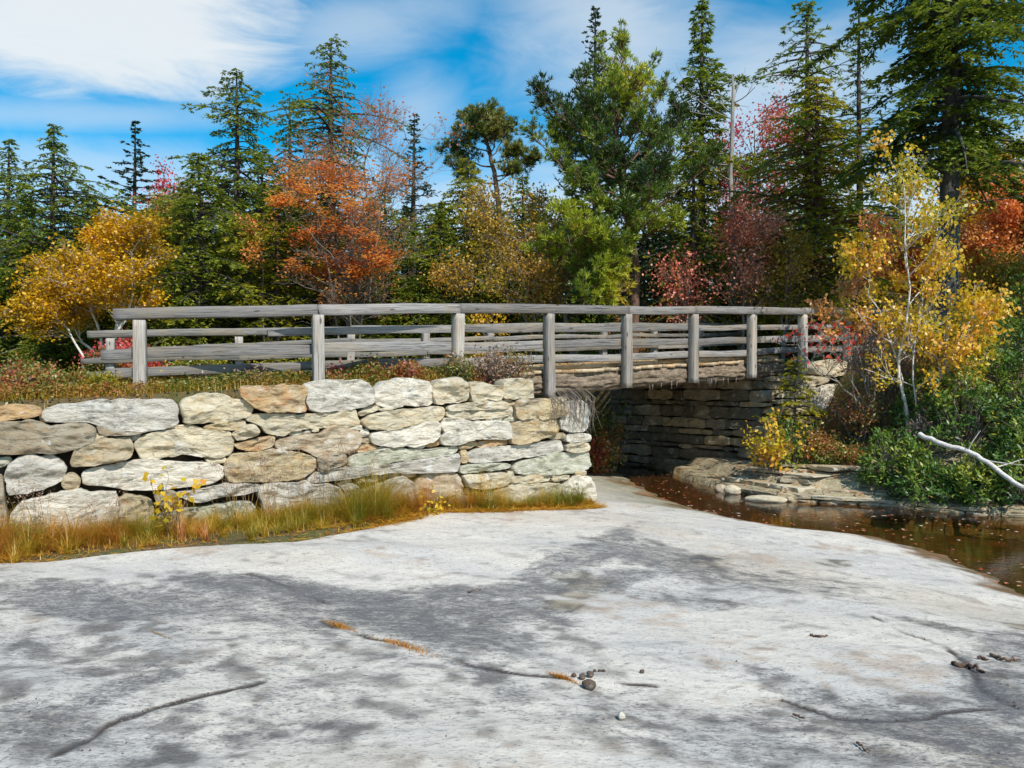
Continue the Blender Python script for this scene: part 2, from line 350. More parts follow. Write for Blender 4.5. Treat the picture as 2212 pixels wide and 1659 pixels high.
# rock colour worked out per vertex: streaked lichen, stains, sand, wet bed; the shader adds the fine grain
dS = -segd(bx, by, SHORE); pb_ = xyz(bx, by)
def rot(th, sx, sy): c_, s_ = math.cos(th), math.sin(th); return xyz((bx*c_-by*s_)*sx, (bx*s_+by*c_)*sy)
n1 = fbm(rot(.72, .8, 2.0), 4, 101); n2 = fbm(rot(.72, 3.5, 8), 3, 103); n3 = fbm(rot(.3, 1.1, 1.3), 4, 107); n4 = fbm(rot(.6, 2.2, 8.), 3, 109); n5 = fbm(pb_*9, 3, 111); n6 = fbm(rot(.5, .35, .5), 3, 113)
col = lambda *c_: np.array(c_)[None]
def mx(f, a_, b_): f = np.clip(f, 0, 1)[:, None]; return a_*(1-f)+b_*f
cc = mx(sm(n1, -.25, .35), col(.67, .645, .61), col(.57, .565, .56)); cc = mx(.6*sm(n6, .05, .4), cc, col(.50, .455, .395)); cc = mx(.35*sm(n3, .15, .5), cc, col(.74, .72, .68))
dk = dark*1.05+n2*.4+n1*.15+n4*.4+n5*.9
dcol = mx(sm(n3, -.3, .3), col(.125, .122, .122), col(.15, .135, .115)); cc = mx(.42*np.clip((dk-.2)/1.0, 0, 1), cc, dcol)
cc = mx(.35*sm(n4+.6*n5, .28, .6), cc, col(.13, .125, .12)); cc = mx(.3*sm(n3+n5*.7, .45, .8), cc, col(.17, .15, .125))
cc = mx(.45*sm(-n3+.6*n5, .30, .6)*(1-dark), cc, col(.46, .34, .25)); cc = mx(.5*sm(n6+.5*n5+.3*n2, .1, .5)*sm(by, 6.5, 3.5), cc, col(.30, .245, .20))
cc = mx(tan*(.7+n5*.5), cc, col(.30, .255, .17)); cc = mx(.8*sm(tan, .05, .5)*sm(tan, .95, .5)*sm(n5, -.2, .3), cc, col(.10, .09, .08))
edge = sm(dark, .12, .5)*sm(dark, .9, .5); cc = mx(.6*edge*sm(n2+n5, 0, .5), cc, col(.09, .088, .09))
cc = mx(crack*.95, cc, col(.04, .026, .018))
olive = sm(by, 11.6, 13.2)*sm(dS, 2.6, .2); cc = cc*np.array([1.06, .99, .885]); cc = mx(olive*.8, cc, mx(sm(n2, -.3, .4), col(.15, .15, .075), col(.27, .25, .16)))
bed = sm(bzv+.10*n3+.05*n2+.04*n5, .085, .01); cc = mx(bed, cc, mx(sm(n2+n3*.5, -.3, .4), col(.17, .095, .035), col(.10, .08, .025))); cc = mx(bed*.6*sm(n5, .1, .4), cc, col(.40, .15, .06))
bzv = bzv-.008*cdip*crack-.004*dark*(1+n5)+.004*n4+.003*n5
m_, t = newmat('bedrock_granite'); oc = t.n('ShaderNodeTexCoord').outputs['Object']
vc = t.n('ShaderNodeAttribute', attribute_name='albedo').outputs['Color']
s3 = t.noise(t.mapping(oc, (.8, 1.5, 1), rot=(0, 0, R(40))), 42, 4, .78); s4 = t.noise(t.mapping(oc, (.8, 1.35, 1), rot=(0, 0, R(38))), 14, 6, .82, .5)
dv = t.n('ShaderNodeAttribute', attribute_name='lichen').outputs['Fac']
s5 = t.noise(t.mapping(oc, (.7, 1.3, 1), rot=(0, 0, R(38))), 3.5, 6, .78, .6)
k1 = t.math('ADD', dv, t.math('ADD', t.math('MULTIPLY', t.math('SUBTRACT', s5, .5), 1.3), t.math('ADD', t.math('MULTIPLY', t.math('SUBTRACT', s4, .5), 2.6), t.math('MULTIPLY', t.math('SUBTRACT', s3, .5), 1.5))))
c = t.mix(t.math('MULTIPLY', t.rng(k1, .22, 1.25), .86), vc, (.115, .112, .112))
c = t.mix(t.math('MULTIPLY', t.rng(s4, .50, .70), .55), c, (.11, .107, .105))
c = t.mix(t.math('MULTIPLY', t.rng(s3, .54, .70), .75), c, (.085, .08, .075))
c = t.mix(t.math('MULTIPLY', t.rng(s3, .42, .28), .55), c, (.68, .67, .65))
h = t.math('ADD', s3, t.math('MULTIPLY', s4, 1.6))
finish(t, c, .75, h, .6, .02, .25)
bo = part('bedrock', xyz(bx, by, bzv), bf, m_, None, True); tagk(bo, kind='structure')
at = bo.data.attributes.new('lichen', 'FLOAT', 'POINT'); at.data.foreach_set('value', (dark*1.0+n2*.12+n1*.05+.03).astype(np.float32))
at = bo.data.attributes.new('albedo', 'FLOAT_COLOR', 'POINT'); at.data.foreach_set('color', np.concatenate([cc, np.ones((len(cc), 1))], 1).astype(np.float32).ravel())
# creek water
m_, t = newmat('creek_water'); oc = t.n('ShaderNodeTexCoord').outputs['Object']
h = t.noise(t.mapping(oc, (1, 2, 1)), 5, 4, .6, .3)
bp = t.n('ShaderNodeBump', {'Strength': .12, 'Distance': .02, 'Height': h}).outputs[0]
fr = t.n('ShaderNodeFresnel', {'IOR': 1.33, 'Normal': bp}).outputs[0]
tr = t.n('ShaderNodeBsdfTransparent', {0: (.60, .46, .26, 1)}).outputs[0]; gl = t.n('ShaderNodeBsdfGlossy', {0: (1, 1, 1, 1), 'Roughness': .03, 'Normal': bp}).outputs[0]
t.n('ShaderNodeOutputMaterial', {0: t.n('ShaderNodeMixShader', {0: fr, 1: tr, 2: gl}).outputs[0]})
wx_, wy_, wf_ = grid(np.linspace(-1, 30, 32), np.linspace(-6, 26, 33))
wo = part('creek_water', xyz(wx_, wy_, 0.0), wf_, m_, None, True); tagk(wo, kind='structure')

# ------------------------------------------------------------------ stones
def chaikin(P, k=2, q=.17):
    for _ in range(k):
        Q = np.roll(P, -1, 0); P = np.stack([P*(1-q)+Q*q, P*q+Q*(1-q)], 1).reshape(-1, 2)
    return P
def resample(P, n):
    Q = np.vstack([P, P[:1]]); L = np.r_[0, np.cumsum(np.linalg.norm(np.diff(Q, axis=0), axis=1))]
    s_ = np.linspace(0, L[-1], n, endpoint=False); return np.stack([np.interp(s_, L, Q[:, 0]), np.interp(s_, L, Q[:, 1])], 1), L[-1]
def stone_geo(poly, O, ud, nd, depth, seed, proud=0.0, bulge=None, res=.022, rough=1.0):
    """poly in plane metres (along ud, up); nd points out of the wall. returns V, F"""
    g = np.random.default_rng(seed)
    P = chaikin(np.asarray(poly, float), 1, .2)
    mn, mx = P.min(0), P.max(0); hgt = min(mx-mn); cen = (mn+mx)/2
    _, per = resample(P, 16); n = int(np.clip(per/res, 28, 150)); P, _ = resample(P, n)
    # ragged outline
    ph = g.uniform(0, 50); P3 = np.stack([P[:, 0], P[:, 1], np.full(n, ph)], 1)
    P = P+(P-cen)/(np.linalg.norm(P-cen, axis=1)[:, None]+.02)*(fbm(P3*5, 4, seed)[:, None]*.075*min(1, hgt/.25))
    B = bulge if bulge is not None else min(.10, .24*hgt)
    sc = [(.78, -depth), (.93, -depth*.7), (1.0, -depth*.35), (1.0, -.03)]+[(k, None) for k in (.985, .965, .94, .905, .86, .81, .75, .68, .6, .52, .43, .34, .25, .16, .08)]
    cc = P.mean(0)
    pts = []; outs = []
    for s_, o in sc:
        Q = cc+(P-cc)*s_; pts.append(Q)
        if o is None:
            d = np.abs(segd(Q[:, 0], Q[:, 1], P[::2], True)) if n > 60 else np.abs(segd(Q[:, 0], Q[:, 1], P, True))
            o = B*(1-np.exp(-d/max(.012, .085*hgt)))-.015
        else: o = np.full(n, float(o))
        outs.append(o)
    pts.append(cc[None]); outs.append(np.array([outs[-1].mean()]))
    Q = np.concatenate(pts); o = np.concatenate(outs); face = np.ones(len(Q)); face[:4*n] = 0
    for _ in range(9):      # chisel flats
        gv = g.uniform(-.8, .8, 2)*np.array([.5, 1.0]); c0 = B*g.uniform(.35, 1.1); pc = cen+g.uniform(-.35, .35, 2)*(mx-mn)
        pl = c0+((Q-pc) @ gv); o = np.where(face > 0, np.minimum(o, np.maximum(pl, -.03)), o)
    q3 = np.stack([Q[:, 0], Q[:, 1]*1.6, np.full(len(Q), ph)], 1)
    nz = fbm(q3*7, 6, seed+3); rg = 1-np.abs(fbm(q3*4, 3, seed+9))*2.6
    rg2 = 1-np.abs(fbm(q3*np.array([8, 14, 8]), 3, seed+12))*2.6
    o = o+face*rough*(nz*.050+np.minimum(rg, .6)*.030+np.minimum(rg2, .5)*.014)*min(1, hgt/.16+.3)+(1-face)*nz*.02
    ud = np.asarray(ud, float); nd = np.asarray(nd, float)
    V = np.asarray(O, float)+Q[:, :1]*ud+(o+proud)[:, None]*nd+Q[:, 1:2]*np.array([0, 0, 1.])
    Fs = []
    K = len(sc); j = np.arange(n); j2 = (j+1) % n
    for k in range(K-1): Fs.append(np.stack([k*n+j, k*n+j2, (k+1)*n+j2, (k+1)*n+j], -1))
    Fl = [list(f) for f in np.concatenate(Fs)]+[[(K-1)*n+a, (K-1)*n+b, K*n] for a, b in zip(j, j2)]+[list(range(n))[::-1]]
    return V, Fl
def wallpt(px, py):            # ray through a photo point meets the plane of the front wall
    dx, dzv = (px-1106)/F, (829.5-py)/F
    k = (NW @ OW)/(NW[0]*dx+NW[1]); return np.array([(dx*k-OW[0])*UW[0]+(k-OW[1])*UW[1], EYE+dzv*k])
TR = {'A': (3.413, 0, 809.9), 'B': (3.841, 486, 782.9), 'C': (3.841, 863.9, 782.9), 'E': (3.724, 1241.9, 782.9)}
S = [
('A','o',"-60,250 0,235 150,228 280,240 300,270 290,300 150,325 0,342 -60,342"),
('A','g',"298,290 360,245 500,210 800,185 1050,188 1250,178 1310,205 1328,300 1320,370 1200,402 1000,425 880,418 700,370 640,345 450,350 320,342"),
('A','b',"700,375 860,425 1000,420 1100,425 900,450 740,445"),
('A','c',"1337,300 1340,230 1390,170 1500,138 1640,138 1710,182 1800,190 1845,240 1840,310 1700,340 1500,352 1370,362"),
('A','b',"-60,350 100,345 400,365 600,358 680,400 682,480 600,532 400,577 100,587 -60,587"),
('A','p',"690,440 770,425 792,460 770,490 690,497"), ('A','w',"940,460 1000,440 1055,440 1000,482 950,487"),
('A','t',"540,540 700,500 920,462 960,500 990,570 960,620 800,655 650,677 530,680 518,650"),
('A','c',"978,520 1080,440 1300,395 1400,400 1500,415 1680,415 1720,470 1715,560 1690,600 1500,612 1350,600 1200,615 1040,627 1000,570"),
('A','c',"1150,400 1240,385 1400,368 1490,392 1500,412 1400,396 1250,395"), ('A','t',"1490,382 1650,350 1800,335 1815,380 1750,410 1550,415"),
('A','g',"20,720 60,650 150,605 300,590 430,600 480,650 500,720 420,790 300,850 150,892 30,897"),
('A','n',"-50,630 60,600 85,620 80,650 20,685 -50,690"), ('A','t',"455,790 480,750 540,745 585,780 580,840 540,860 470,850"),
('A','w',"580,750 620,718 750,680 880,650 1100,640 1350,645 1600,660 1655,690 1655,760 1600,800 1400,820 1200,835 1000,842 880,842 750,827 600,815"),
('A','c',"1520,625 1650,605 1690,640 1600,657 1540,652"),
('A','w',"50,1240 60,1120 110,1000 180,930 380,865 700,870 865,880 870,1060 860,1240 500,1290 100,1290"),
('A','t',"880,882 1060,890 1120,950 1130,1100 1100,1230 900,1260 875,1100"),
('A','g',"1280,872 1500,850 1700,815 1843,808 1930,820 1935,850 1840,880 1650,900 1500,940 1420,942 1330,900"),
('A','b',"1130,880 1270,862 1330,905 1350,968 1200,988 1140,940"),
('A','n',"1130,1060 1200,1012 1500,972 1750,937 1880,940 1890,1100 1843,1180 1600,1250 1300,1260 1150,1200"),
('A','b',"-60,760 10,740 22,900 40,1100 30,1240 -60,1240"),
('B','o',"128,235 160,195 350,185 550,185 640,208 672,270 677,380 650,412 450,412 300,402 235,382 140,300"),
('B','g',"682,265 690,185 760,157 1000,147 1150,138 1200,180 1242,250 1238,340 1150,375 950,407 800,407 690,372"),
('B','w',"1250,340 1250,240 1310,165 1400,135 1560,130 1640,138 1710,165 1730,230 1730,350 1600,367 1450,377 1350,372"),
('B','c',"200,445 330,425 600,430 900,420 1080,385 1100,390 1147,522 1000,535 700,547 560,570 500,612 430,602 330,572 280,512 200,482"),
('B','c',"1115,420 1170,380 1290,362 1305,385 1220,420 1150,452"), ('B','c',"1290,386 1400,378 1405,395 1300,400"), ('B','t',"460,413 600,407 605,430 470,430"),
('B','c',"1148,482 1250,430 1400,407 1600,387 1750,362 1840,385 1845,450 1800,485 1600,525 1450,542 1220,562 1160,525"),
('B','w',"1215,620 1230,590 1350,570 1500,545 1600,520 1700,497 1770,500 1793,560 1790,620 1750,657 1600,687 1500,697 1300,692 1220,667"),
('B','p',"430,690 450,650 560,612 700,592 800,580 870,545 1000,537 1080,555 1130,600 1132,670 1080,720 950,767 850,777 740,767 690,722 600,717 480,737"),
('B','c',"50,590 150,540 255,515 277,580 250,610 100,657 80,640"), ('B','o',"75,682 200,652 410,618 422,650 410,700 300,727 130,727"),
('B','n',"540,590 600,570 650,575 640,600 560,612"), ('B','g',"660,580 720,567 728,585 670,592"), ('B','c',"735,560 785,552 790,575 740,578"),
('B','t',"15,820 60,762 250,742 450,740 620,745 740,790 767,860 742,910 680,960 500,987 300,992 60,992 8,930"),
('B','n',"1020,820 1050,780 1200,742 1350,720 1480,695 1560,710 1640,730 1800,715 1950,690 1955,740 1900,762 1650,797 1400,838 1200,850 1050,866 1025,862"),
('B','g',"672,975 800,902 1030,872 1200,857 1400,846 1650,805 1900,770 1962,760 1967,870 1950,912 1700,917 1300,932 1100,957 800,992 680,997"),
('B','w',"1135,560 1200,555 1215,610 1140,625"), ('B','t',"1135,640 1213,630 1210,675 1140,672"), ('B','w',"1050,530 1140,525 1145,555 1060,560"),
('B','o',"1090,720 1130,690 1250,690 1272,715 1220,735 1110,752"), ('B','w',"1280,712 1340,695 1367,705 1300,727"), ('B','p',"1010,730 1080,715 1085,752 1010,757"),
('B','g',"-20,1015 200,1000 237,1030 232,1070 80,1085 0,1075"), ('B','b',"770,780 900,780 1010,760 1015,850 850,890 780,915"),
('B','g',"270,1045 330,1010 600,1000 850,1005 950,1040 1000,1080 1005,1160 1022,1230 800,1290 550,1320 400,1310 290,1150"),
('B','c',"950,1010 1050,970 1065,1000 960,1022"), ('B','g',"960,1032 1080,1005 1122,1055 1070,1092 1015,1132 990,1062"),
('B','g',"1030,1140 1130,1070 1300,1002 1400,967 1500,955 1560,980 1600,1040 1622,1150 1600,1260 1350,1290 1080,1270"),
('B','t',"1110,970 1170,950 1182,990 1120,1015"), ('B','b',"1185,970 1330,940 1332,970 1200,1007"), ('B','t',"1350,935 1465,925 1470,945 1360,962"), ('B','t',"1480,930 1590,920 1595,952 1490,952"),
('C','p',"150,985 220,940 330,925 480,925 520,960 532,1030 532,1100 450,1122 320,1142 200,1122 150,1050"),
('C','c',"278,290 280,200 330,150 420,125 490,130 560,170 585,220 582,320 480,335 370,352 300,342"),
('C','c',"590,240 600,180 650,165 760,190 862,187 860,300 700,322 600,332"), ('C','c',"867,182 880,140 950,130 1070,140 1107,165 1110,250 1102,290 950,302 865,300"),
('C','c',"395,380 420,355 600,340 750,320 895,332 905,365 900,385 750,388 600,390 450,402 400,402"), ('C','c',"402,412 500,398 700,392 890,390 912,405 912,440 882,447 700,472 500,462 405,447"),
('C','t',"790,320 880,315 895,328 820,330"), ('C','t',"880,312 950,305 955,322 900,326"), ('C','c',"903,337 970,330 975,355 912,362"), ('C','c',"905,378 950,368 945,450 918,450"),
('C','t',"955,330 1140,300 1150,400 1140,470 1020,482 950,455"), ('C','t',"1152,325 1380,280 1396,300 1382,400 1360,450 1200,467 1150,470"),
('C','g',"1387,322 1560,315 1567,400 1565,500 1550,575 1400,577 1330,552 1330,480 1372,430"),
('C','w',"350,530 380,470 450,468 700,487 900,490 930,510 927,590 915,635 750,647 600,660 450,687 360,687 345,632 388,580"),
('C','c',"320,490 350,490 365,550 350,577 337,540"), ('C','t',"930,512 1000,490 1200,475 1310,470 1322,540 1320,565 1290,602 1150,652 1000,687 923,670"),
('C','t',"1265,605 1388,585 1390,630 1275,642"), ('C','c',"725,468 780,460 785,482 735,484"), ('C','c',"790,460 850,458 852,486 800,486"), ('C','n',"855,462 995,458 1000,484 860,487"),
('C','w',"1390,602 1500,588 1580,595 1592,630 1580,658 1392,663"), ('C','c',"1385,677 1580,665 1577,700 1560,737 1380,747"),
('C','w',"95,680 240,662 245,690 200,717 100,717"), ('C','o',"245,680 340,660 342,690 250,707"), ('C','t',"500,700 540,667 650,660 677,690 600,722 510,727"),
('C','o',"680,670 830,645 835,680 800,702 680,707"), ('C','o',"838,655 915,645 918,680 840,687"), ('C','t',"520,740 575,735 575,830 520,840"),
('C','g',"575,760 700,712 1000,687 1200,665 1350,648 1375,690 1377,740 1200,772 1000,802 800,827 600,837 578,800"),
('C','n',"955,890 1000,830 1150,787 1400,767 1560,742 1587,790 1602,850 1560,890 1400,927 1200,922 1000,930"),
('C','n',"502,870 600,847 800,840 922,845 932,870 850,892 650,912 510,922"), ('C','c',"515,940 600,925 905,920 912,970 870,1032 700,1047 560,1042 530,990"),
('C','c',"917,960 1100,937 1250,925 1270,960 1250,992 1000,1002 915,1002"), ('C','c',"915,915 970,912 972,947 915,952"), ('C','w',"1260,925 1350,912 1360,935 1280,952"),
('C','c',"1275,962 1420,935 1422,970 1300,992"), ('C','t',"1460,915 1555,900 1562,937 1480,942"),
('C','w',"1360,1045 1430,957 1500,940 1580,950 1612,1000 1637,1110 1600,1162 1480,1187 1400,1172 1360,1100"),
('C','c',"665,1085 750,1060 900,1037 1050,1010 1330,1007 1350,1040 1360,1110 1350,1190 1100,1260 800,1270 680,1250"),
('C','n',"310,1200 400,1140 550,1110 640,1115 675,1170 682,1240 650,1310 450,1340 320,1330"), ('C','t',"530,1060 660,1048 662,1085 540,1102"), ('C','t',"230,1152 340,1140 350,1162 240,1182"),
]
front = thing('retaining_wall', 'dry stacked wall of large pale boulders and slabs carrying the left approach to the bridge', 'stone wall', (-2, 10.8, 0))
SLAB = {'o': 'orange stained stone', 'p': 'pinkish brown stone', 'n': 'greenish grey lichened stone', 'b': 'dark brown stone'}
for i, (reg, mk, s_) in enumerate(S):
    k, ox, oy = TR[reg]
    P = [wallpt(float(q.split(',')[0])/k+ox, float(q.split(',')[1])/k+oy) for q in s_.split()]
    P = np.array(P); P = P.mean(0)+(P-P.mean(0))*(1+.020/np.ptp(P, 0)*np.array([1, 1.]))
    ar = (P.max(0)-P.min(0)).prod()
    V, Fl = stone_geo(P, (OW[0], OW[1], 0), (UW[0], UW[1], 0), (-NW[0], -NW[1], 0), .30 if ar < .06 else .5, 100+i, proud=rnd.uniform(-.05, .03) if ar > .06 else rnd.uniform(-.10, -.04), res=.02)
    part('stone', V, Fl, ST[mk], front, True, label=SLAB.get(mk))
# dark earth core behind the joints, end to end
def boxV(c0, ud, vd, wd):      # corner + three edge vectors
    c0, ud, vd, wd = map(lambda q: np.array(q, float), (c0, ud, vd, wd))
    V = [c0, c0+ud, c0+ud+vd, c0+vd]; V = V+[p+wd for p in V]
    return np.array(V), [[0, 3, 2, 1], [4, 5, 6, 7], [0, 1, 5, 4], [1, 2, 6, 5], [2, 3, 7, 6], [3, 0, 4, 7]]
m_soil, t = newmat('packed_soil'); oc = t.n('ShaderNodeTexCoord').outputs['Object']; finish(t, t.mix(t.rng(t.noise(oc, 9, 4), .4, .6), (.06, .045, .028), (.03, .024, .016)), 1)
def u3(v, k): return np.array([v[0]*k, v[1]*k, 0])
for a0, a1, h1 in ((-7.9, -5.4, 1.60), (-5.4, -1.3, 1.85), (-1.3, -.25, 1.55)):
    V, Fl = boxV(np.array([*(OW+UW*a0+NW*.24), -.2]), u3(UW, a1-a0), u3(NW, .5), (0, 0, h1+.2)); part('earth_core', V, Fl, m_soil, front)
# generic coursed rubble for faces the photo shows dimly or not at all
def rubble(root, O, ud, nd, length, z0, z1, seed, mats, hmin=.13, hmax=.34, lmin=.35, lmax=1.1, slope=0, res=.04, taper=None, cap=92, dep=.4):
    g = random.Random(seed); z = z0; cnt = 0
    while z < z1-.05:
        h = min(g.uniform(hmin, hmax), z1-z); x = -g.uniform(0, .2)
        while x < length-.1:
            l = g.uniform(lmin, lmax)*(1.2 if h > .25 else .9); x1 = min(x+l, length+g.uniform(-.05, .08))
            if x1-x > .12 and cnt < cap:
                j = lambda: g.uniform(-.03, .03)
                P = [(x+.01, z+.02+j()), (x+(x1-x)*.5, z+.01+j()*.6), (x1-.01, z+.02+j()), (x1-.01+j(), z+h*.55), (x1-.03, z+h-.012+j()*.5), (x+(x1-x)*.45, z+h-.01+j()*.6), (x+.03, z+h-.012+j()*.5), (x+.01+j(), z+h*.5)]
                P = [(a_, b_+slope*a_) for a_, b_ in P]
                V, Fl = stone_geo(P, O, ud, nd, dep, seed*100+cnt, proud=g.uniform(-.06, .03), res=res)
                part('stone', V, Fl, ST[g.choice(mats)], root, True); cnt += 1
            x = x1
        z += h
la = thing('stone_abutment', 'stone side of the left wall turning into the channel under the bridge', 'bridge abutment', (0, 14, 0))
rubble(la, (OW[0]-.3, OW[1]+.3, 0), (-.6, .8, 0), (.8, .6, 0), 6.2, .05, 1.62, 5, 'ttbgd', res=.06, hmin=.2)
V, Fl = boxV((OW[0]-.62, OW[1]+.45, -.2), (-.6*6, .8*6, 0), (-.24, -.18, 0), (0, 0, 1.75)); part('earth_core', V, Fl, m_soil, la)
ra = thing('stone_abutment', 'far stone abutment with a shaded layered face and pale slabs at its corner', 'bridge abutment', (4.5, 18.5, 0))
RC = np.array([5.38, 17.2])
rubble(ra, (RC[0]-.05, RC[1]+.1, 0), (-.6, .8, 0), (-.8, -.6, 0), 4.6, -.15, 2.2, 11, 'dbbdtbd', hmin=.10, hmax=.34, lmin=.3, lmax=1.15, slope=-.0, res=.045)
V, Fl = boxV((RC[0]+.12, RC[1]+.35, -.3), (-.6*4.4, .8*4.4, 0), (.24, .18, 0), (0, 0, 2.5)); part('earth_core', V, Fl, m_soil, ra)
# outward (lit) face of the far abutment, traced
NE = np.array([-.6, .8])
def facept(px, py, base=RC):
    dx, dzv = (px-1106)/F, (829.5-py)/F; k = (NE @ base)/(NE[0]*dx+NE[1])
    return np.array([(dx*k-base[0])*.8+(k-base[1])*.6, EYE+dzv*k])
E = [('c',"1745,150 1790,120 1900,112 2030,120 2045,150 1960,185 1830,190 1750,180"), ('c',"1690,215 1760,190 1900,192 1940,200 1900,222 1760,222"), ('c',"1640,255 1700,228 1860,225 1910,235 1905,280 1700,285 1620,285"),
 ('c',"1600,305 1700,295 1850,300 1890,320 1880,345 1750,345 1620,335"), ('t',"1560,360 1700,352 1870,352 1878,400 1870,420 1700,420 1540,420"), ('w',"1885,410 1890,330 1930,230 2010,180 2100,170 2160,200 2185,300 2180,400 2100,415 1950,420"),
 ('t',"1520,440 1650,430 1860,430 2000,440 1980,490 1700,500 1520,490"), ('c',"1925,100 1915,30 1990,-20 2100,-25 2200,0 2230,60 2200,100 2050,108"), ('t',"2000,440 2180,430 2260,470 2240,540 2000,540"), ('t',"1500,510 1700,505 1900,500 1960,560 1750,580 1480,570"),
 ('b',"1480,590 1700,590 1900,580 1960,640 1700,660 1460,650"), ('o',"1880,700 2000,690 2180,690 2230,760 2200,850 2000,860 1870,840"), ('t',"1700,680 1850,670 1870,750 1840,820 1680,790"), ('b',"1560,165 1680,150 1740,175 1690,210 1560,215"), ('t',"1560,225 1680,222 1640,250 1560,262"),
 ('b',"1960,560 2200,550 2240,680 1990,680"), ('b',"1480,670 1680,670 1670,780 1450,800"), ('t',"2190,200 2330,190 2380,320 2360,420 2200,420"), ('b',"2270,430 2450,430 2440,600 2260,600"), ('t',"1560,120 1740,100 1740,145 1600,150 1560,155")]
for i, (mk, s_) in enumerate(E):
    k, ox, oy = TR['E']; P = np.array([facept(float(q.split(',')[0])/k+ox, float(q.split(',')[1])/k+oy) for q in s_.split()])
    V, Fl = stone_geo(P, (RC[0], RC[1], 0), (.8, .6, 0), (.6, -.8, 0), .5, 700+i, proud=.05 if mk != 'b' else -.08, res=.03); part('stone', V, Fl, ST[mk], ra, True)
V, Fl = boxV((RC[0]+.1, RC[1]+.28, -.2), (.8*2.9, .6*2.9, 0), (-.15, .2, 0), (0, 0, 2.3)); part('earth_core', V, Fl, m_soil, ra)
# loose stones in and beside the creek
def boulder(name, label, cat, x, y, z, sx, sy, sz, mk, seed, group=None, rot=0.0, ang=.5, sub=28):
    g = np.random.default_rng(seed); u = np.linspace(0, 2*np.pi, sub, endpoint=False); v_ = np.linspace(-np.pi/2, np.pi/2, sub//2)
    U, Vv = np.meshgrid(u, v_); P = np.stack([np.cos(U)*np.cos(Vv), np.sin(U)*np.cos(Vv), np.sin(Vv)], -1).reshape(-1, 3)
    r = np.ones(len(P))
    for _ in range(9): d = rv(g, 1)[0]; r = np.minimum(r, g.uniform(.68, .95)/np.maximum(P @ d, .05))
    r *= 1+.10*fbm(P*2.2+seed, 4, seed); P = P*r[:, None]*np.array([sx, sy, sz])
    c_, s_ = math.cos(rot), math.sin(rot); P = np.stack([P[:, 0]*c_-P[:, 1]*s_, P[:, 0]*s_+P[:, 1]*c_, P[:, 2]], -1)
    n, m2 = len(v_), sub; i = np.arange(n-1)[:, None]*m2; j = np.arange(m2)[None]
    Fq = np.stack([i+j, i+(j+1) % m2, i+m2+(j+1) % m2, i+m2+j], -1).reshape(-1, 4)
    o = bpy.data.objects.new(name, mesh(name, P, Fq, mk if not isinstance(mk, str) else ST[mk], True)); C.objects.link(o); o.location = (x, y, z)
    return tagk(o, label, cat, group)
def onwater(px, py, h=0.0):
    Z = (EYE-h)*F/(py-829.5); return (px-1106)/F*Z, Z
lg = thing('rock_ledge', 'low thin layered tan rock ledge along the far water edge below the golden shrub', 'rock ledge', (4.7, 14.4, 0))
for O_, E_, sd_ in (((3.98, 15.6), (4.75, 14.1), 21), ((4.72, 14.12), (6.3, 13.52), 22), ((6.25, 13.54), (7.3, 12.6), 23)):
    u_ = np.array(E_)-np.array(O_); l_ = np.linalg.norm(u_); u_ /= l_; nn = np.array([u_[1], -u_[0]])
    for q, (back, za, zc_) in enumerate(((-.06, -.08, .13), (.20, .12, .25), (.62, .24, .40), (1.15, .36, .55))):
        if q > 1 and sd_ == 23: continue
        rubble(lg, (O_[0]-nn[0]*back, O_[1]-nn[1]*back, 0), (u_[0], u_[1], 0), (nn[0], nn[1], 0), l_+.1, za, zc_, sd_*10+q, 'tcbt', hmin=.07, hmax=.14, lmin=.5, lmax=1.5, res=.035, dep=.75)
x, y = onwater(1583, 1066); boulder('boulder', 'cream boulder standing in the creek in front of the ledge', 'boulder', x, y, .06, .17, .14, .11, 'c', 3)
x, y = onwater(1560, 1064); boulder('boulder', 'small pinkish boulder half hidden left of the cream boulder in the creek', 'boulder', x, y+.15, .05, .12, .11, .10, 'p', 4)
x, y = onwater(1655, 1082); boulder('flat_rock', 'flat sloping cream rock at the water edge right of the boulders', 'rock', x, y, .01, .40, .22, .09, 'c', 5, rot=-.3)
x, y = onwater(2205, 1106); boulder('boulder', 'white rock at the far water edge near the right side of the photo', 'boulder', x, y, .05, .3, .2, .16, 'w', 6)
x, y = onwater(1925, 1086); boulder('boulder', 'small brown rock in the water below the glossy shrubs', 'boulder', x, y, .05, .26, .18, .13, 't', 8)
x, y = onwater(2300, 1120); boulder('boulder', 'brown rock at the water edge beyond the right side', 'boulder', x, y, .05, .3, .2, .13, 'b', 9)
M_PEB = stonemat('pebble_brown', (.16, .11, .08), (.12, .09, .07), (.10, .05, .03), .5)
pb = [(1240, 1466, .025, 'angular brown pebble farthest left in the pebble cluster'), (1258, 1469, .035, 'brown pebble second from left in the pebble cluster'), (1285, 1455, .018, 'tiny pebble upper left of the row of three'), (1296, 1455, .018, 'tiny pebble middle of the row of three'), (1304, 1455, .02, 'tiny pebble upper right of the row of three'),
      (1275, 1466, .04, 'blocky brown pebble above the largest one'), (1272, 1486, .06, 'largest tan pebble lying on the crack'), (1387, 1455, .025, 'lone brown pebble right of the pebble cluster'), (1342, 1561, .04, 'pale pebble near the bottom of the slab')]
for i, (px, py, s_, lb) in enumerate(pb):
    x, y = toW(px, py, bz(*toW(px, py))); boulder('pebble', lb+' on the bedrock', 'pebble', x, y, bz(x, y)+s_*.4, s_*.7, s_*.6, s_*.5, ('w' if i == 8 else M_PEB), 40+i, 'pebbles on the bedrock', rot=i, sub=14)
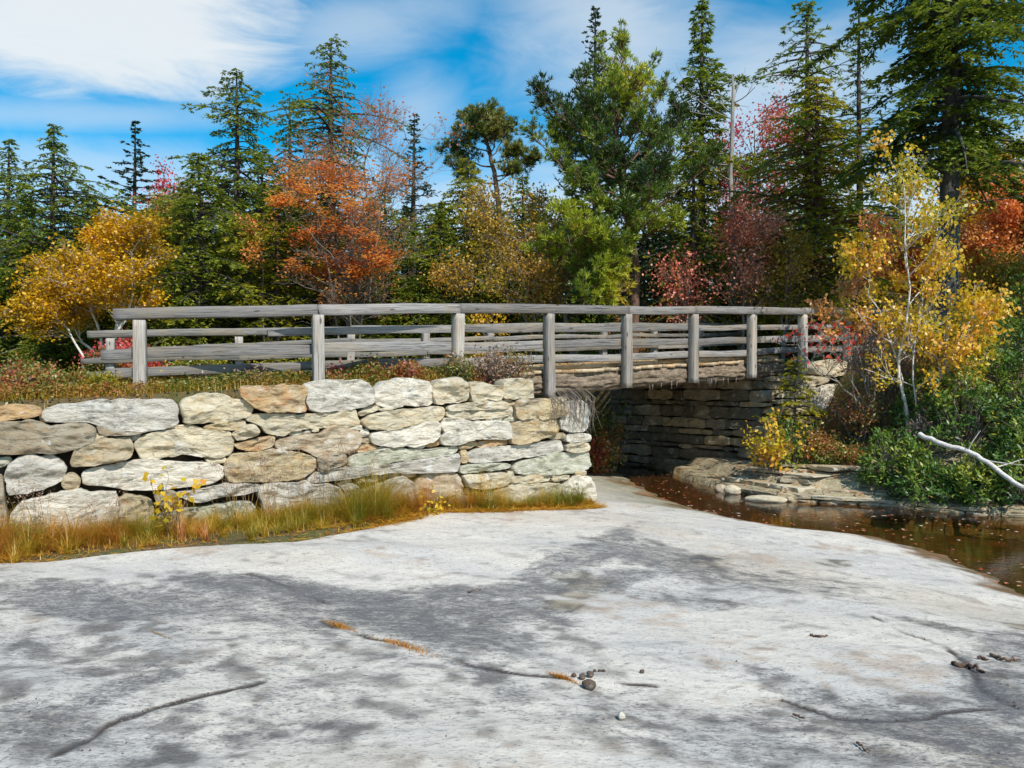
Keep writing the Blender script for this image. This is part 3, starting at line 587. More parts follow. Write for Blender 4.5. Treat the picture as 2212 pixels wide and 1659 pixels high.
# ------------------------------------------------------------------ timber
def beam(name, p0, p1, hh, ww, mat, parent, seed, wav=.006, side=None, round_=0.0, split=0.0, label=None, seg=.09, up=None):
    """hewn timber from p0 to p1 (centre line), its own object whose X runs along the grain"""
    p0 = np.array(p0, float); p1 = np.array(p1, float); D = p1-p0; L = np.linalg.norm(D); X = D/L
    Y = np.cross([0, 0, 1.], X) if abs(X[2]) < .9 else np.array(side if side is not None else (0, 1, 0.), float)
    if side is not None: Y = np.array(side, float); Y -= X*(Y @ X)
    Y /= np.linalg.norm(Y); Zv = np.cross(X, Y)
    n = max(4, int(L/seg)); g = np.random.default_rng(seed)
    b = .10+round_
    prof = []
    for cy, cz in ((1, 1), (-1, 1), (-1, -1), (1, -1)):
        for q in ((1, 1-b), (1-b, 1)) if cy*cz > 0 else ((1-b, 1), (1, 1-b)): prof.append((cy*q[0], cz*q[1]))
    # add mid points for wobble
    pr = np.array(prof); pr2 = []
    for i in range(8): pr2 += [pr[i], (pr[i]+pr[(i+1) % 8])/2]
    pr = np.array(pr2)*np.array([ww/2, hh/2]); m = len(pr)
    xs_ = np.linspace(0, L, n+1); 
    q = np.zeros((n+1, m, 3)); q[..., 0] = xs_[:, None]; q[..., 1] = pr[None, :, 0]; q[..., 2] = pr[None, :, 1]
    f = q.reshape(-1, 3); ph = g.uniform(0, 99)
    nz = fbm(f*np.array([1.3, 9, 9])+ph, 3, seed); nz2 = fbm(f*np.array([7, 22, 22])+ph, 3, seed+4)
    rr = f[:, 1:]/(np.linalg.norm(f[:, 1:], axis=1)[:, None]+1e-6)
    f[:, 1:] += rr*(nz*wav*2.2+nz2*wav*.7)[:, None]
    bow = wav*1.6*np.sin(f[:, 0]/L*math.pi*g.uniform(.8, 2)+g.uniform(0, 6)); f[:, 2] += bow
    if split > 0:      # ragged tapering end
        k = np.clip((split-f[:, 0])/split, 0, 1); f[:, 2] -= k*np.maximum(f[:, 2], 0)*.8*(.6+.8*vn(f*20, seed))
    f[:m, 0] += g.uniform(-.01, .01)
    i = np.arange(n)[:, None]*m; j = np.arange(m)[None]
    Fq = np.stack([i+j, i+(j+1) % m, i+m+(j+1) % m, i+m+j], -1).reshape(-1, 4)
    Fl = [list(a) for a in Fq]+[list(range(m))[::-1], [n*m+k for k in range(m)]]
    me = mesh(name, f, Fl, mat, False); o = bpy.data.objects.new(name, me); C.objects.link(o)
    Mx = Matrix(((X[0], Y[0], Zv[0], p0[0]), (X[1], Y[1], Zv[1], p0[1]), (X[2], Y[2], Zv[2], p0[2]), (0, 0, 0, 1)))
    if parent is not None: o.parent = parent; Mx = Matrix.Translation(-Vector(parent.location)) @ Mx
    o.matrix_basis = Mx
    if label: o['label'] = label
    return o
def PX(px, Z): return (px-1106)/F*Z
def zAt(py, Z): return EYE+(829.5-py)/F*Z
near_posts = [(-4.9, 10.6, zAt(692, 10.6)), (-2.68, 11.1, zAt(680.5, 11.1)), (-.84, 12.5, zAt(678, 12.5))]
for k in range(-1, 7):
    t_ = 1.84*k; near_posts.append((2.10+.8*t_, 14.7+.6*t_, 3.325+.091*k+.003*(k % 2)))
nr = thing('wooden_railing', 'grey timber railing on the near side of the bridge, posts bolted outside the log beam', 'railing', (-.84, 12.5, 2.0))
P3 = np.array(near_posts)
def dirs(P):
    D = np.gradient(P[:, :2], axis=0); D /= np.linalg.norm(D, axis=1)[:, None]; return D
D3 = dirs(P3); N3 = np.stack([-D3[:, 1], D3[:, 0]], 1)           # towards the road
for i, (x, y, zt) in enumerate(near_posts):
    onb = i >= 3
    zb_ = zt-1.34 if onb else gz(x, y)-.3
    if i == 3: zb_ = 1.80
    o = beam('post', (x, y, zb_), (x, y, zt), .15, .155, M_POST, nr, 900+i, .004, side=(N3[i][0], N3[i][1], 0), label=None)
    if onb:
        bo_ = boulder('bolt', None, None, 0, 0, 0, .014, .014, .014, M_LOG, 5, sub=10)
        bo_.parent = o; bo_.location = (.10, 0.0, .0)
def along(P, N, offs, zoff, i0, i1, hh, ww, name, root, mat, seed, ext0=0, ext1=0, breaks=None, **kw):
    """rails spanning posts i0..i1, one timber for every span group in breaks"""
    breaks = breaks or list(range(i0, i1+1))
    for a_, b_ in zip(breaks[:-1], breaks[1:]):
        za = zoff(a_) if callable(zoff) else zoff; zb2 = zoff(b_) if callable(zoff) else zoff
        A0 = np.array([*(P[a_, :2]+N[a_]*offs), P[a_, 2]+za]); B0 = np.array([*(P[b_, :2]+N[b_]*offs), P[b_, 2]+zb2])
        d = (B0-A0)/np.linalg.norm(B0-A0)
        if a_ == i0: A0 = A0-d*ext0
        if b_ == i1: B0 = B0+d*ext1
        A0 = A0+d*.003; B0 = B0-d*.003
        beam(name, A0, B0, hh, ww, mat, root, seed+a_, **{k: v for k, v in kw.items() if not (k == 'split' and a_ != i0)})
along(P3, N3, 0, .076, 0, 9, .148, .15, 'top_rail', nr, M_WOOD, 20, ext0=.32, ext1=.1, breaks=[0, 1, 2, 4, 5, 7, 9], wav=.006)
along(P3, N3, .115, lambda i: -.43-.11*min(i, 4)/4, 0, 9, .135, .07, 'rail', nr, M_WOOD, 40, ext0=.5, ext1=.2, breaks=[0, 1, 3, 5, 6, 9], wav=.009)
along(P3, N3, .115, lambda i: -.69-.10*min(i, 4)/4, 0, 9, .125, .07, 'rail', nr, M_WOOD, 60, ext0=.45, ext1=.2, breaks=[0, 2, 4, 6, 9], wav=.009)
# the extra rail begins part way along the first bay
mid = P3[0]*.30+P3[1]*.70; PB = np.vstack([mid, P3[1:]]); NB_ = np.vstack([N3[0], N3[1:]])
along(PB, NB_, .115, lambda i: -.22-.035*min(i, 4)/4, 0, 9, .105, .07, 'rail', nr, M_WOOD, 80, ext0=.0, ext1=.2, breaks=[0, 2, 3, 5, 6, 9], wav=.009, split=.25)
far_posts = [(-7.83, 15.7), (-5.50, 16.2), (-3.35, 16.7), (-1.86, 17.2), (-.50, 18.1), (.84, 19.2), (2.31, 20.3), (3.78, 21.4), (5.25, 22.5), (6.72, 23.6)]
fz = []
for i, (x, y) in enumerate(far_posts):
    tt = (x-OB[0])*UB[0]+(y-OB[1])*UB[1]; fz.append(3.325+.0495*tt-.06)
fz[0] = 2.94; fz[1] = 3.00
PFr = np.array([(x, y, z_) for (x, y), z_ in zip(far_posts, fz)]); DF = dirs(PFr); NF = np.stack([DF[:, 1], -DF[:, 0]], 1)
fr_ = thing('wooden_railing', 'weathered grey timber railing along the far side of the bridge and road', 'railing', (-.5, 18.1, 2.0))
for i, (x, y, zt) in enumerate(PFr):
    beam('post', (x, y, zt-1.34 if i > 4 else gz(x, y)-.25), (x, y, zt), .15, .155, M_POST, fr_, 950+i, .004, side=(NF[i][0], NF[i][1], 0))
along(PFr, NF, 0, .072, 0, 9, .14, .15, 'top_rail', fr_, M_WOODF, 120, ext0=.42, ext1=.3, breaks=[0, 2, 4, 6, 8, 9], wav=.008)
along(PFr, NF, .115, lambda i: -.42-.01*min(i, 6), 0, 9, .11, .07, 'rail', fr_, M_WOODF, 140, ext0=.5, ext1=.3, breaks=[0, 1, 3, 5, 7, 9], wav=.012, split=.5)
along(PFr, NF, .115, lambda i: -.70-.02*min(i, 6)/6, 0, 9, .11, .07, 'rail', fr_, M_WOODF, 160, ext0=.45, ext1=.3, breaks=[0, 2, 3, 5, 7, 9], wav=.012, split=.3)
mid = PFr[0]*.27+PFr[1]*.73; PB = np.vstack([mid, PFr[1:]])
along(PB, np.vstack([NF[0], NF[1:]]), .115, lambda i: -.17-.02*min(i, 6)/6, 0, 9, .09, .07, 'rail', fr_, M_WOODF, 180, ext0=.2, ext1=.3, breaks=[0, 2, 4, 6, 7, 9], wav=.012, split=.5)
# bridge deck, kerbs and log stringers
br = thing('timber_bridge', 'old timber bridge with rough log beams and needle covered plank deck spanning the creek', 'bridge', (2.1, 14.7, 2.2))
def bp(t_, v_, z_): return (OB[0]+UB[0]*t_+NB[0]*v_, OB[1]+UB[1]*t_+NB[1]*v_, z_+.0495*t_)
def logbeam(v_, z_, r_, seed, t0=-2.9, t1=5.0):
    n = 300; m = 44; ts = np.linspace(t0, t1, n); an = np.arange(m)*2*np.pi/m
    Pc = np.stack([np.full((n, m), 1.)*ts[:, None], np.cos(an)[None]*np.ones((n, 1)), np.sin(an)[None]*np.ones((n, 1))], -1).reshape(-1, 3)
    sq = 1/np.maximum(np.abs(Pc[:, 1]), np.abs(Pc[:, 2])); k = .55+.45*np.minimum(sq, 1.25)
    nz = fbm(Pc*np.array([1.1, 2.5, 2.5])+seed, 5, seed); n2 = 1-np.abs(fbm(Pc*np.array([1.4, 8, 8])+seed*3, 4, seed+1))*2
    r = r_*k*(1+.30*nz)-np.clip(.62-n2, 0, 1)*.11+.045*fbm(Pc*np.array([5, 9, 9]), 4, seed+7)
    a_, b_ = Pc[:, 1]*r, Pc[:, 2]*r*1.02+z_+.0495*Pc[:, 0]
    V = np.stack([OB[0]+UB[0]*Pc[:, 0]+NB[0]*(v_+a_), OB[1]+UB[1]*Pc[:, 0]+NB[1]*(v_+a_), b_], -1)
    i = np.arange(n-1)[:, None]*m; j = np.arange(m)[None]
    Fq = [list(q) for q in np.stack([i+j, i+m+j, i+m+(j+1) % m, i+(j+1) % m], -1).reshape(-1, 4)]+[list(range(m)), [(n-1)*m+k for k in range(m)][::-1]]
    part('log_beam', V, Fq, M_LOG, br, True)
logbeam(.27, 2.135, .17, 3); logbeam(1.5, 2.10, .17, 4); logbeam(2.85, 2.10, .17, 5); logbeam(4.1, 2.12, .18, 6)
k = 0; t_ = -2.85
while t_ < 4.95:
    wd_ = rnd.uniform(.17, .23); z_ = 2.335+rnd.uniform(-.006, .006)
    beam('deck_plank', bp(t_+wd_/2, .13+rnd.uniform(-.03, .03), z_), bp(t_+wd_/2, 4.3, z_), .06, wd_-.008, M_DECK, br, 300+k, .003, seg=.3); k += 1; t_ += wd_
beam('kerb', bp(-2.9, .33, 2.405), bp(1.0, .33, 2.405), .07, .16, M_DECK, br, 380, .004); beam('kerb', bp(1.01, .33, 2.405), bp(5.0, .33, 2.405), .07, .16, M_DECK, br, 381, .004)
beam('kerb', bp(-2.9, 4.05, 2.405), bp(5.0, 4.05, 2.405), .07, .16, M_DECK, br, 382, .004)
g = np.random.default_rng(5)
for c_ in range(3):       # pale roots hanging from the log
    L_ = []
    for _ in range(6):
        t_ = g.normal((1.1, 2.9, 2.2)[c_], .35); z_ = 1.98; l = g.uniform(.03, .10); P = np.array(bp(t_, .10+g.uniform(0, .06), z_))
        L_.append((np.array([P+[0, 0, .06], P, P+[g.uniform(-.01, .01), 0, -l]]), [.006, .005, .001]))
    V, Fl = tubes(L_, 4); part('hanging_roots', V, Fl, M_POST, br)
# pine needles drifted on the deck
n = 9000; tt = g.uniform(-2.8, 4.9, n); vv = np.abs(g.normal(0, .5, n))+.16; vv = np.where(g.random(n) < .6, vv, g.uniform(.2, 4.0, n))
Pn = np.stack(bp(tt, vv, 0), -1) if False else np.stack([OB[0]+UB[0]*tt+NB[0]*vv, OB[1]+UB[1]*tt+NB[1]*vv, 2.372+.0495*tt+g.uniform(0, .02, n)+np.where((vv > .25) & (vv < .41), .07, 0)], -1)
Dn = rv(g, n); Dn[:, 2] *= .12; Nn = rv(g, n)*.3+np.array([0, 0, 1])
M_NEED = leafmat('fallen_needles', [(.28, .13, .04), (.45, .24, .08), (.52, .34, .16)], .1)
V, Fl = leafs(Pn, Dn, Nn, g.uniform(.05, .11, n), .012); nd = part('fallen_needles', V, Fl, M_NEED, None, False, {'tint': ('FACE', g.random(n))}); tagk(nd, kind='stuff')
# ------------------------------------------------------------------ foliage
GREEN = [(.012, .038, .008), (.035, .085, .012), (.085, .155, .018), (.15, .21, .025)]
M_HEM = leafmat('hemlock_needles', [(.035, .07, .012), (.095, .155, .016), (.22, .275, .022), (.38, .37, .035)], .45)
M_HEMY = leafmat('hemlock_needles_olive', [(.09, .12, .010), (.20, .24, .013), (.36, .35, .018), (.54, .42, .025)], .45)
M_SPR = leafmat('spruce_needles', [(.025, .055, .012), (.07, .125, .016), (.17, .23, .02), (.30, .31, .025)], .35)
M_SPRD = leafmat('spruce_needles_dark', [(.015, .04, .022), (.035, .075, .032), (.08, .12, .04)], .25)
M_PINE = leafmat('pine_needles', [(.03, .065, .010), (.085, .15, .015), (.20, .27, .018), (.42, .47, .025), (.56, .42, .035)], .35)
M_PIND = leafmat('pine_needles_dark', [(.05, .09, .02), (.13, .17, .03), (.30, .28, .05), (.32, .2, .06)], .3)
M_YEL = leafmat('yellow_leaves', [(.42, .26, .01), (.66, .38, .010), (.78, .48, .012), (.72, .30, .01)], .4)
M_ORG = leafmat('orange_leaves', [(.62, .17, .05), (.80, .27, .05), (.88, .38, .08), (.80, .46, .08)], .5)
M_RED = leafmat('red_leaves', [(.55, .03, .06), (.72, .07, .09), (.66, .14, .10), (.7, .27, .12)], .4)
M_REDP = leafmat('rusty_pink_leaves', [(.62, .14, .09), (.78, .24, .14), (.82, .36, .2)], .4)
M_BIR = leafmat('birch_leaves', [(.34, .34, .02), (.66, .50, .02), (.80, .50, .025), (.80, .34, .05)], .45)
M_ORB = leafmat('pale_orange_leaves', [(.62, .20, .05), (.74, .34, .12), (.72, .40, .06)], .45)
M_LAU = leafmat('laurel_leaves', [(.02, .05, .010), (.05, .115, .016), (.11, .20, .025), (.24, .30, .035), (.38, .30, .03)], .2)
M_OCH = leafmat('ochre_leaves', [(.16, .12, .02), (.36, .24, .02), (.58, .36, .03), (.45, .20, .03)], .4)
B_HEM = barkmat('hemlock_bark', (.055, .045, .038), (.12, .10, .085)); B_GREY = barkmat('grey_bark', (.20, .18, .16), (.34, .32, .29), 8); B_SNAG = barkmat('bleached_wood', (.26, .23, .19), (.38, .34, .29), 8, (1, 1, .12))
B_BIR = barkmat('birch_bark', (.62, .56, .48), (.78, .74, .68), 5, (1, 1, 5)); B_TWIG = barkmat('twig_bark', (.17, .13, .10), (.27, .22, .18), 8); B_BRN = barkmat('brown_bark', (.11, .065, .04), (.18, .11, .075))
B_SPR = barkmat('spruce_bark', (.045, .045, .042), (.12, .12, .11), 9)
def shp_cone(u): return (1-u)**.8*(.35+.65*min(1, u/.12)) if u < 1 else 0
def conifer(name, label, x, y, H, Rm, seed, mat, bark=B_HEM, cb=.1, nb=95, droop=.35, rise=.15, dens=1.6, leaf=(.12, .042), prof=None, lean=(0, 0), sparse=0.0, tr=None, flat=1.0, twl=.42, group=None, hide=None, base=None, tint=0.0, sides=7, up=0.0, asym=0.0, wild=.62):
    g = np.random.default_rng(seed); z0 = gz(x, y)-.1 if base is None else base
    root = thing(name, label, 'tree', (x, y, z0), group)
    n = 14; u = np.linspace(0, 1, n); tr = tr or H*.016+.02
    T = np.stack([lean[0]*u+.02*H*.15*np.sin(u*5+seed), lean[1]*u+.02*H*.1*np.cos(u*4+seed), u*H], -1); Rr = tr*(1-u)**.8+.012
    lines = [(T, Rr)]; Cs = []; Ds = []; Ns = []; Ls = []; Tn = []
    prof = prof or shp_cone
    for i in range(nb):
        u_ = cb+(1-cb)*((i+g.random())/nb)**.92; az = i*2.39996+g.uniform(-.5, .5)
        L = Rm*prof((u_-cb)/(1-cb))*g.uniform(.45, 1.18)*(1+wild*1.5*float(vn(np.array([[math.cos(az)*1.1+3, math.sin(az)*1.1, u_*H*.42]]), seed)[0]))*(1+asym*math.cos(az))
        if g.random() < sparse+.05: L *= .45
        L = min(max(L, .12), Rm*1.18*max(.3, prof((u_-cb)/(1-cb))))
        c_ = np.array([np.interp(u_, u, T[:, k]) for k in range(3)])
        if hide is not None and hide(c_+[x, y, z0], az): continue
        d = np.array([math.cos(az), math.sin(az)]); q = np.linspace(0, 1, 7)
        zz = (rise+up*u_+g.normal(0, .16))*L*q-droop*L*q*q+(.18*L*q**3 if droop < .25 else 0)
        bend = g.uniform(-.25, .25); px_, py_ = -d[1], d[0]
        BP = np.stack([c_[0]+L*(d[0]*q+px_*bend*q*q*.5), c_[1]+L*(d[1]*q+py_*bend*q*q*.5), c_[2]+zz], -1)
        lines.append((BP, (tr*.32*(1-u_*.6)*min(1, L/2)+.008)*(1-q*.88)))
        nt_ = max(3, int(L/.17*dens)); f = np.sort(g.uniform(.12, 1.0, nt_))
        B = np.stack([np.interp(f, q, BP[:, k]) for k in range(3)], -1); sgn = np.where(np.arange(nt_) % 2, 1, -1)[:, None]
        tang = BP[-1]-BP[0]; tang = tang/np.linalg.norm(tang)
        sd_ = np.array([px_, py_, 0.])*sgn
        tl = twl*(1.08-f**1.6)*min(L, 2.2)*g.uniform(.6, 1.2, nt_)+.06
        td = tang*.65+sd_*g.uniform(.5, 1, (nt_, 1))+g.normal(0, .14, (nt_, 3))-np.array([0, 0, .18*(droop > .25)]); td /= np.linalg.norm(td, axis=1)[:, None]
        ns = 4
        s_ = (np.arange(1, ns+1)/ns)[None, :]*np.ones((nt_, 1))-g.uniform(0, .22, (nt_, ns))
        PP = B[:, None]+td[:, None]*(s_*tl[:, None])[..., None]; PP[..., 2] -= (droop*.35*s_**2*tl[:, None])
        for sg in (1, -1, 0):
            sp = np.cross(td, [0, 0, 1.]); dd = td[:, None]*.8+sp[:, None]*sg*.75+g.normal(0, .22*flat, (nt_, ns, 3)); dd[..., 2] += up*.3
            Cs.append(PP.reshape(-1, 3)); Ds.append(dd.reshape(-1, 3)); Ns.append((np.array([0, 0, 1.])+g.normal(0, .45*flat, (nt_*ns, 3))))
            Ls.append(leaf[0]*g.uniform(.6, 1.35, nt_*ns)); br_ = .5+.5*float(vn(np.array([[az*.7, u_*H*.4, 1.]]), seed+5)[0])
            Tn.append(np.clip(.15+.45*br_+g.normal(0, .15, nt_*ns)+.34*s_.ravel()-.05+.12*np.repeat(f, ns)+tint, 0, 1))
    for _ in range(14):
        u_ = g.uniform(.12, .75); az = g.uniform(0, 6.28); L = Rm*g.uniform(.25, .75); c_ = np.array([np.interp(u_, u, T[:, k]) for k in range(3)])
        lines.append((np.array([c_, c_+[math.cos(az)*L*.5, math.sin(az)*L*.5, g.uniform(-.05, .12)*L], c_+[math.cos(az)*L, math.sin(az)*L, g.uniform(-.25, .1)*L]]), [.016, .010, .004]))
    V, Fl = tubes(lines, sides); part('trunk', V+np.array([x, y, z0]), Fl, bark, root, True)
    Cs = np.concatenate(Cs); Ds = np.concatenate(Ds); Ns = np.concatenate(Ns); Ls = np.concatenate(Ls); Tn = np.concatenate(Tn)
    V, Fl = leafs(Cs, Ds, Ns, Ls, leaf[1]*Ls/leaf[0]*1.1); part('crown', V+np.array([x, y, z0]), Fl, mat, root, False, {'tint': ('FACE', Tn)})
    return root
def grow(g, p, d, L, r, depth, lines, tips, spread=.55, grav=.0, kids=3, wob=.12, shrink=.62, trop=.1):
    n = 6; P = [p]; dd = d.copy()
    for _ in range(n-1):
        dd = dd+g.normal(0, wob, 3)+np.array([0, 0, trop-grav]); dd /= np.linalg.norm(dd); P.append(P[-1]+dd*L/(n-1))
    P = np.array(P); lines.append((P, np.linspace(r, r*.45, n)))
    if depth <= 1:
        for k in range(2, n): tips.append((P[k], dd))
    if depth == 0: return
    for k in range(kids+(depth > 1)):
        f = g.uniform(.3, 1.0); i = min(n-1, int(f*(n-1))); q = P[i]; e = rv(g, 1)[0]; e -= dd*(e @ dd); e /= np.linalg.norm(e)+1e-6
        nd_ = dd*math.cos(spread)+e*math.sin(spread)*g.uniform(.7, 1.2); grow(g, q, nd_/np.linalg.norm(nd_), L*shrink*g.uniform(.7, 1.15), max(r*.45*(1-f*.3), .004), depth-1, lines, tips, spread, grav, kids, wob, shrink, trop)
def decid(name, label, x, y, stems, seed, mat, bark=B_TWIG, depth=3, kids=3, nleaf=8, lsize=.085, lrad=.16, zone=None, group=None, cat='tree', spread=.6, droop=.3, base=None, lfn=None, shrink=.62, limbs=9, l0=.32, trop=.06, flat=0.0, sides=6, wob=.12):
    """stems: list of (polyline relative to base, radius). zone(P)->keep probability for leaves"""
    g = np.random.default_rng(seed); z0 = gz(x, y)-.05 if base is None else base
    root = thing(name, label, cat, (x, y, z0), group); lines = []; tips = []
    for P, r in stems:
        P = np.array(P, float); L = np.linalg.norm(np.diff(P, axis=0), axis=1).sum(); m = 12; cu = np.r_[0, np.cumsum(np.linalg.norm(np.diff(P, axis=0), axis=1))]/L
        q = np.linspace(0, 1, m); Q = np.stack([np.interp(q, cu, P[:, k]) for k in range(3)], -1); Q[1:-1] += g.normal(0, .012*L*.6, (m-2, 3))
        lines.append((Q, r*(1-q*.85))); 
        for k in range(limbs):
            f = g.uniform(l0, .98); i = f*(m-1); b = np.array([np.interp(f, q, Q[:, c]) for c in range(3)]); tg = Q[min(m-1, int(i)+1)]-Q[int(i)]; tg /= np.linalg.norm(tg)+1e-6
            e = rv(g, 1)[0]; e[2] *= .4; e -= tg*(e @ tg); e /= np.linalg.norm(e)+1e-6; d = tg*.55+e*.9; d /= np.linalg.norm(d)
            grow(g, b, d, L*.30*(1.15-f*.75)*g.uniform(.7, 1.2), r*.27*(1-f*.7)+.005, depth-1, lines, tips, spread, 0, kids, wob, shrink, trop)
    V, Fl = tubes(lines, sides); o = np.array([x, y, z0]); part('trunk' if cat == 'tree' else 'stems', V+o, Fl, bark, root, True)
    TP = np.array([a for a, b in tips]); TP = np.repeat(TP, nleaf, 0)+g.normal(0, lrad, (len(TP)*nleaf, 3))*np.array([1, 1, .55 if flat else .9])
    if zone is not None: TP = TP[g.random(len(TP)) < zone(TP+o)]
    n = len(TP); D = rv(g, n); D[:, 2] = D[:, 2]*(1-flat)-droop; N = rv(g, n)*(1-flat*.7)+np.array([0, 0, flat*1.2+.15])
    Ls = lsize*g.uniform(.65, 1.3, n); tn = np.clip(.5+.9*fbm(TP*.9+seed, 2, seed)+g.normal(0, .2, n), 0, 1)
    if lfn is not None: tn = lfn(TP+o, tn)
    V, Fl = leafs(TP, D, N, Ls, Ls*.72); part('crown' if cat == 'tree' else 'leaves', V+o, Fl, mat, root, False, {'tint': ('FACE', tn)})
    return root
def hpx(py, Z): return EYE+(829.5-py)/F*Z
def T(px, top, Z): x = PX(px, Z); return x, Z, hpx(top, Z)-gz(x, Z)+.1
def vcol(u): return max(.1, min(1, (1-u)*2.2)**.7*.9)
def hem_prof(u): return max(.07, min(1, (1-u)*2.6)**.75*(.78+.22*math.sin(u*19))*(1-.25*(1-u)))
def spire(u): return max(.05, min(1, (1-u)*1.5)**.85)
def topheavy(u): return max(.15, .45+.55*math.sin(min(1, u*1.15)*math.pi)**.6) if u < .95 else .3
# --- large trees left to right
def con(label, px, top, Z, wpx, seed, mat, **kw):
    x, y, H = T(px, top, Z); kw['nb'] = int(kw.get('nb', 95)*1.45); return conifer(kw.pop('name', 'hemlock_tree'), label, x, y, H, wpx/F*Z/2*1.6, seed, mat, **kw)
con('dark hemlock with a thin forked top at the left edge of the photo', 20, 300, 29, 210, 1, M_HEM, prof=hem_prof, nb=110)
con('broad dark hemlock with a bare pointed tip left of the small spruce', 115, 268, 27, 250, 2, M_HEM, prof=hem_prof, nb=125, sparse=.1)
con('bushy hemlock filling between the left edge hemlocks and the small spruce', 190, 400, 30, 240, 33, M_HEM, prof=hem_prof, nb=110)
con('broad hemlock behind the crooked hemlock, left of the orange maple', 565, 320, 31, 260, 34, M_HEM, prof=hem_prof, nb=120)
con('olive hemlock behind the bare maple stems', 830, 400, 30, 220, 35, M_HEM, prof=hem_prof, nb=110)
con('small dark spruce with flat open layers standing alone against the sky', 290, 262, 40, 150, 3, M_SPRD, name='spruce_tree', bark=B_SPR, prof=spire, nb=70, droop=.12, rise=.08, dens=1.6, twl=.14, leaf=(.16, .06), cb=.08)
con('tall hemlock with an open crooked crown above the yellow birch', 510, 148, 26, 260, 4, M_HEM, prof=lambda u: max(.1, min(1, (1-u)*2.4)**.6*(.74+.26*math.sin(u*23))), nb=125, sparse=.18, twl=.34)
con('leafy green hemlock low in front of the crooked hemlock', 430, 330, 24, 260, 5, M_HEM, prof=hem_prof, nb=130, tint=.08)
con('open hemlock just left of the tallest left hemlock', 628, 200, 30, 180, 6, M_HEM, prof=lambda u: max(.14, min(1, (1-u)*2.4)**.6*(.75+.25*math.sin(u*17))), nb=100, sparse=.2)
con('tallest dark hemlock on the left side, with a bushy top above the orange maple', 717, 85, 28, 215, 7, M_HEM, prof=lambda u: max(.2, min(1, (1-u)*4)**.6*(.62+.2*math.sin(u*26+1)+.3*(1-u))), nb=140, sparse=.12, tr=.26, dens=1.15)
con('bright olive hemlock bough mass beside the orange maple', 600, 400, 24, 200, 8, M_HEMY, prof=hem_prof, nb=110)
con('slim dark spruce half hidden behind the bare maple', 893, 248, 32, 110, 9, M_SPRD, name='spruce_tree', prof=spire, nb=90, droop=.1, rise=.2)
con('green hemlock right of the orange maple, below the flat topped pine', 1010, 345, 29, 210, 10, M_HEMY, prof=hem_prof, nb=130)
con('deep green hemlock close behind the railing right of the orange maple', 950, 450, 25, 190, 11, M_HEM, prof=hem_prof, nb=110, tint=.12)
con('hemlock filling behind the yellow leaved leaning birch', 1130, 380, 31, 200, 12, M_HEM, prof=hem_prof, nb=110)
con('pointed spruce rising behind the big pine', 1288, 18, 33, 160, 13, M_SPRD, name='spruce_tree', prof=lambda u: max(.04, min(1, (1-u)*1.8)**.95), nb=130, droop=-.02, rise=.12, up=.25, dens=1.3, twl=.2, tint=.2)
con('tall narrow hemlock with feathery crown right of the big pine', 1517, 0, 29, 190, 14, M_HEM, prof=lambda u: max(.05, min(1, (1-u)*1.9)**.8*(.75+.25*math.sin(u*21))), nb=135, sparse=.12, tr=.2, cb=.28, tint=-.03, leaf=(.17, .05))
con('dark spruce with dense low skirts under the big pine', 1390, 420, 24.5, 190, 15, M_SPRD, name='spruce_tree', prof=hem_prof, nb=100, tint=.1, dens=1.3)
con('dark low spruce left of the pine trunk', 1235, 400, 26, 150, 16, M_SPR, name='spruce_tree', prof=hem_prof, nb=90)
con('thin grey green hemlock with dying lower branches behind the railing', 1497, 300, 23.5, 190, 17, M_HEMY, prof=lambda u: max(.2, (1-u)**.6), nb=80, dens=.45, sparse=.4, tr=.12, cb=.2)
con('olive hemlock with layered boughs right of the bleached snag', 1765, 165, 23.5, 330, 18, M_HEMY, prof=lambda u: max(.1, min(1, (1-u)*2.0)**.7*(.78+.22*math.sin(u*20))), nb=165, tr=.20, bark=B_BRN, dens=1.3, cb=.16, tint=.14)
con('tall thin hemlock behind, with wispy bare branch ends', 1745, 0, 29, 230, 19, M_HEM, prof=lambda u: max(.1, min(1, (1-u)*2.2)**.7*(.75+.25*math.sin(u*18))), nb=110, sparse=.25, dens=.7, cb=.3, leaf=(.17, .045))
con('thin trunked tree between the olive hemlock and the great spruce', 1857, -40, 24, 150, 20, M_SPR, name='spruce_tree', prof=vcol, nb=70, dens=.5, sparse=.4, tr=.13, cb=.3)
con('hemlock standing behind the dead snag', 1620, 330, 31, 190, 21, M_HEMY, prof=hem_prof, nb=110)
con('dark hemlock beyond the right end of the railing', 1930, 400, 27, 180, 22, M_HEM, prof=hem_prof, nb=90)
# the great spruce in the right foreground
x, y, H = T(2052, -430, 18.2)
conifer('spruce_tree', 'great dark spruce with a thick trunk reaching above the frame at the right', x, y, H, 4.7, 30, M_SPR, bark=B_SPR, cb=.34, nb=215, droop=.42, rise=.10, wild=.8, dens=2.9, leaf=(.125, .046), prof=lambda u: max(.1, (1-u)**.4*(.78+.22*math.sin(u*31))), tr=.25, twl=.36, sides=12, sparse=.1)
conifer('spruce_tree', 'dark spruce crowding in from beyond the right edge', PX(2440, 19), 19, 11.5, 2.6, 31, M_SPR, bark=B_SPR, cb=.18, nb=120, droop=.3, rise=.06, dens=1.3, leaf=(.14, .05), prof=hem_prof)
